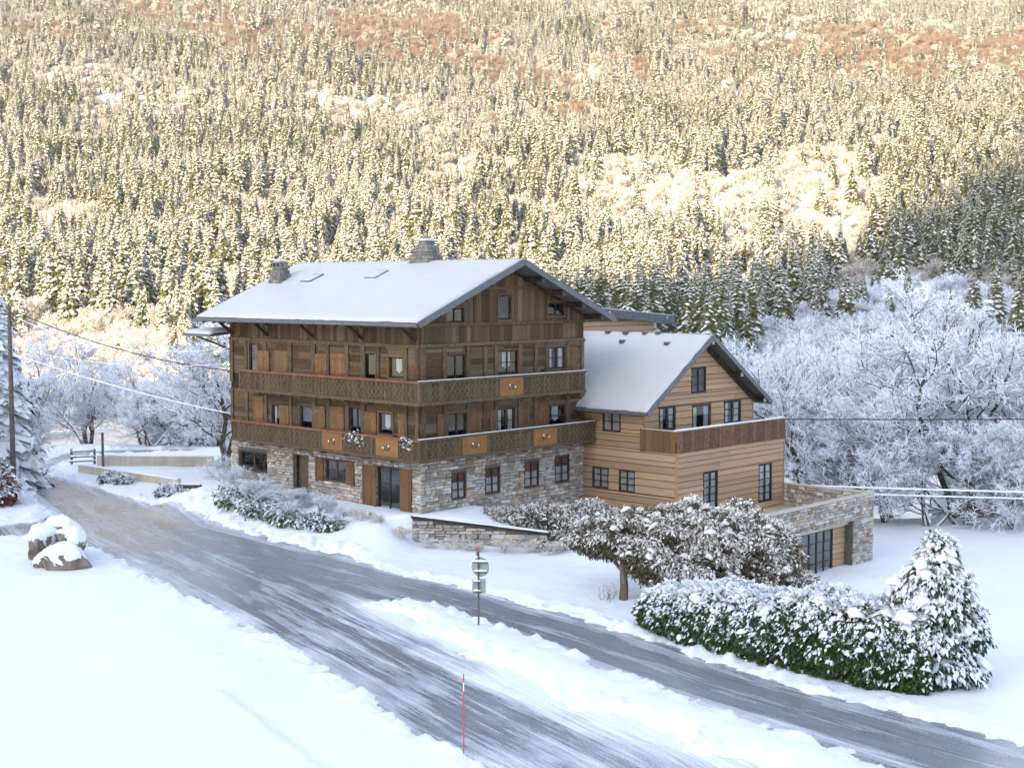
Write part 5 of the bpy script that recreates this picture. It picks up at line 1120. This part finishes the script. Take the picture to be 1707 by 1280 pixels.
# rail fence at the bend
def beam_thing(name, lab, cat, loc, rz): return tag(empty(name, loc, rz), lab, cat)
fe = beam_thing('rail_fence', 'short weathered rail fence with snow on its rails at the bend', 'fence', (-29.5, 94.3, .1), .03)
for x in (-.78, .78):
    mb = MB(); mb.box((x-.07, -.07, -.4), (x+.07, .07, 1.15)); mb.build('post', M['pole'], fe)
for k, (z, w0) in enumerate(((.98, .75), (.62, .84), (.32, .9), (.02, .86))):
    y = -.05-.11*k; mb = MB(); mb.tube([(-w0, y, z-.02), (w0, y, z+.03)], .065, 7); rl = mb.build('rail', M['pole'], fe)
    sb = MB(); sb.tube([(-w0, y, z+.06), (0, y, z+.085), (w0, y, z+.10)], [.04, .06, .04], 6); sb.build('snow', M['tuftsnow'], rl, True)
# path sign on a post
ps = beam_thing('path_sign', 'slim dark post with a small snow-topped sign by the concrete walls', 'sign', (-27.75, 93.0, .1), 0)
mb = MB(); mb.box((-.07, -.07, -.3), (.07, .07, 2.55)); mb.build('post', M['galv'], ps); mb = MB(); mb.box((-.5, -.09, 2.42), (.5, -.06, 2.6)); pl_ = mb.build('plate', M['white'], ps); sb = MB(); sb.tube([(-.5, -.05, 2.62), (0, -.03, 2.66), (.5, -.05, 2.62)], [.05, .08, .05], 6); sb.build('snow', M['tuftsnow'], pl_, True)
# low concrete walls
def cwall(a, b, h, th, lab, z0=0.):
    a = Vector((*a, 0)); b = Vector((*b, 0)); d = b-a; L = d.length; e = beam_thing('concrete_wall', lab, 'wall', (a.x, a.y, z0), math.atan2(d.y, d.x)); n_ = max(2, round(L/1.9))
    for k in range(n_):
        mb = MB(); mb.box((L*k/n_+.01, 0, -.4), (L*(k+1)/n_-.01, th, h)); mb.build('panel', M['concrete'], e)
    snow_sheet('snow', [(.02, .02, h+.004), (L-.02, .02, h+.004), (L-.02, th-.02, h+.004), (.02, th-.02, h+.004)], .12, 40, 3, e, 44, 'tuftsnow')
cwall((-28.6, 90.3), (-20.4, 83.4), .62, .3, 'front beige concrete wall slanting down towards the chalet', .02)
cwall((-28.3, 93.4), (-20.2, 92.6), .85, .3, 'rear beige concrete wall with snow on top', .02)
# stacked timber under snow
tp = [(-17.9, 77.6, .12, 2.1, .1), (-17.7, 77.9, .36, 1.9, -.06), (-17.5, 78.2, .60, 1.7, .15), (-16.9, 76.6, .1, 1.3, .5), (-18.5, 78.7, .84, 1.3, -.1)]
for i, (x, y, z, L, rz) in enumerate(tp):
    mb = MB(); mb.box((-L/2, -.14, -.10), (L/2, .14, .08)); o = mb.build('timber_beam', M['wood'], None, False, (x, y, z+.1), rz)
    tag(o, ['lowest long beam of the snow-covered timber left of the chalet', 'second beam up in the snow-covered timber left of the chalet', 'third beam up in the snow-covered timber left of the chalet', 'short loose beam in front of the timber left of the chalet', 'topmost short beam of the timber left of the chalet'][i], 'beam')
    snow_sheet('snow', [(-L/2, -.13, .084), (L/2, -.13, .084), (L/2, .13, .084), (-L/2, .13, .084)], .11, 16, 4, o, 50+i, 'tuftsnow')
# lamp pole and cables
lp = tag(empty('lamp_pole', (-29.85, 82, 0)), 'grey utility pole with a snow-topped street lamp at the left edge', 'street lamp')
mb = MB(); mb.tube([(0, 0, -.5), (0, 0, 11.2)], [.17, .11], 9); mb.build('pole', M['pole'], lp)
mb = MB(); mb.tube([(0, 0, 9.35), (.5, 0, 9.6), (1.6, 0, 9.85)], .045, 7); mb.build('arm', M['lampgrey'], lp)
mb = MB(); mb.box((1.5, -.13, 9.78), (2.3, .13, 9.92)); hd = mb.build('lamp_head', M['lampgrey'], lp)
sb = MB(); sb.tube([(1.45, 0, 9.95), (1.9, 0, 9.99), (2.3, 0, 10.0)], [.08, .13, .08], 7); sb.build('snow', M['tuftsnow'], hd, True)
mb = MB(); mb.box((-.5, -.05, 10.7), (.5, .05, 10.82)); mb.build('crossarm', M['pole'], lp)
def cable(a, b, sag, r, mat, lab, grp=None, n_=24):
    a = Vector(a); b = Vector(b); pts = [a.lerp(b, t)-Vector((0, 0, sag*4*t*(1-t))) for t in np.linspace(0, 1, n_)]
    mb = MB(); mb.tube(pts, r, 6); o = mb.build('cable', M[mat], None, True); tag(o, lab, 'cable', grp)
cor = toW(-.05, 15.3)
cable((-29.6, 82, 10.95), (cor[0], cor[1], 7.7), .55, .028, 'cable', 'dark cable running from the lamp pole down to the chalet corner')
cable((-29.4, 82, 10.5), (cor[0], cor[1], 9.0), .9, .025, 'tuftsnow', 'upper snow-covered cable from the lamp pole to the chalet eaves')
cable((-29.7, 82, 8.4), (cor[0], cor[1], 5.3), .25, .035, 'tuftsnow', 'lower snow-covered cable from the lamp pole to the chalet')
cable((-29.7, 82, 8.75), (cor[0]-.2, cor[1], 8.1), .5, .02, 'tuftsnow', 'thin level cable between the lamp pole and the chalet')
ac = toW(22.3, -4)
cable((ac[0], ac[1], 4.72), (46, 80, 4.9), .12, .032, 'cable', 'dark cable leaving the annex balcony towards the right edge')
cable((ac[0], ac[1], .95), (46, 80, .1), .1, .06, 'tuftsnow', 'upper thick snow-covered cable behind the garage')
cable((ac[0], ac[1], .55), (46, 80, -.25), .1, .05, 'tuftsnow', 'lower snow-covered cable behind the garage parapet')
# bare saplings beside the pine trunk
T_, C_ = grow_tree(77, 1.3, .015, (4, 2), (.5, .5), multi=5, minr=.008)
T_.add(C_.v, C_.f); o = T_.build('sapling', M['bark'], None, False, (3.7, 53.0, .15)); tag(o, 'tuft of bare thin saplings beside the pine trunk', 'sapling')

# ------------------------------------------------------------------ thin air haze over the valley
mb = MB(); mb.box((-1650, -52, -70), (1650, 3100, 1150)); hzo = mb.build('haze', [])
m = bpy.data.materials.new('haze_air'); m.use_nodes = True; m.node_tree.nodes.clear()
o_ = m.node_tree.nodes.new('ShaderNodeOutputMaterial'); v_ = m.node_tree.nodes.new('ShaderNodeVolumePrincipled'); v_.inputs['Density'].default_value = .00007; v_.inputs['Color'].default_value = (.96, .94, .90, 1)
m.node_tree.links.new(v_.outputs[0], o_.inputs['Volume']); hzo.data.materials.append(m); tag(hzo, 'thin pale haze in the valley air', kind='stuff')
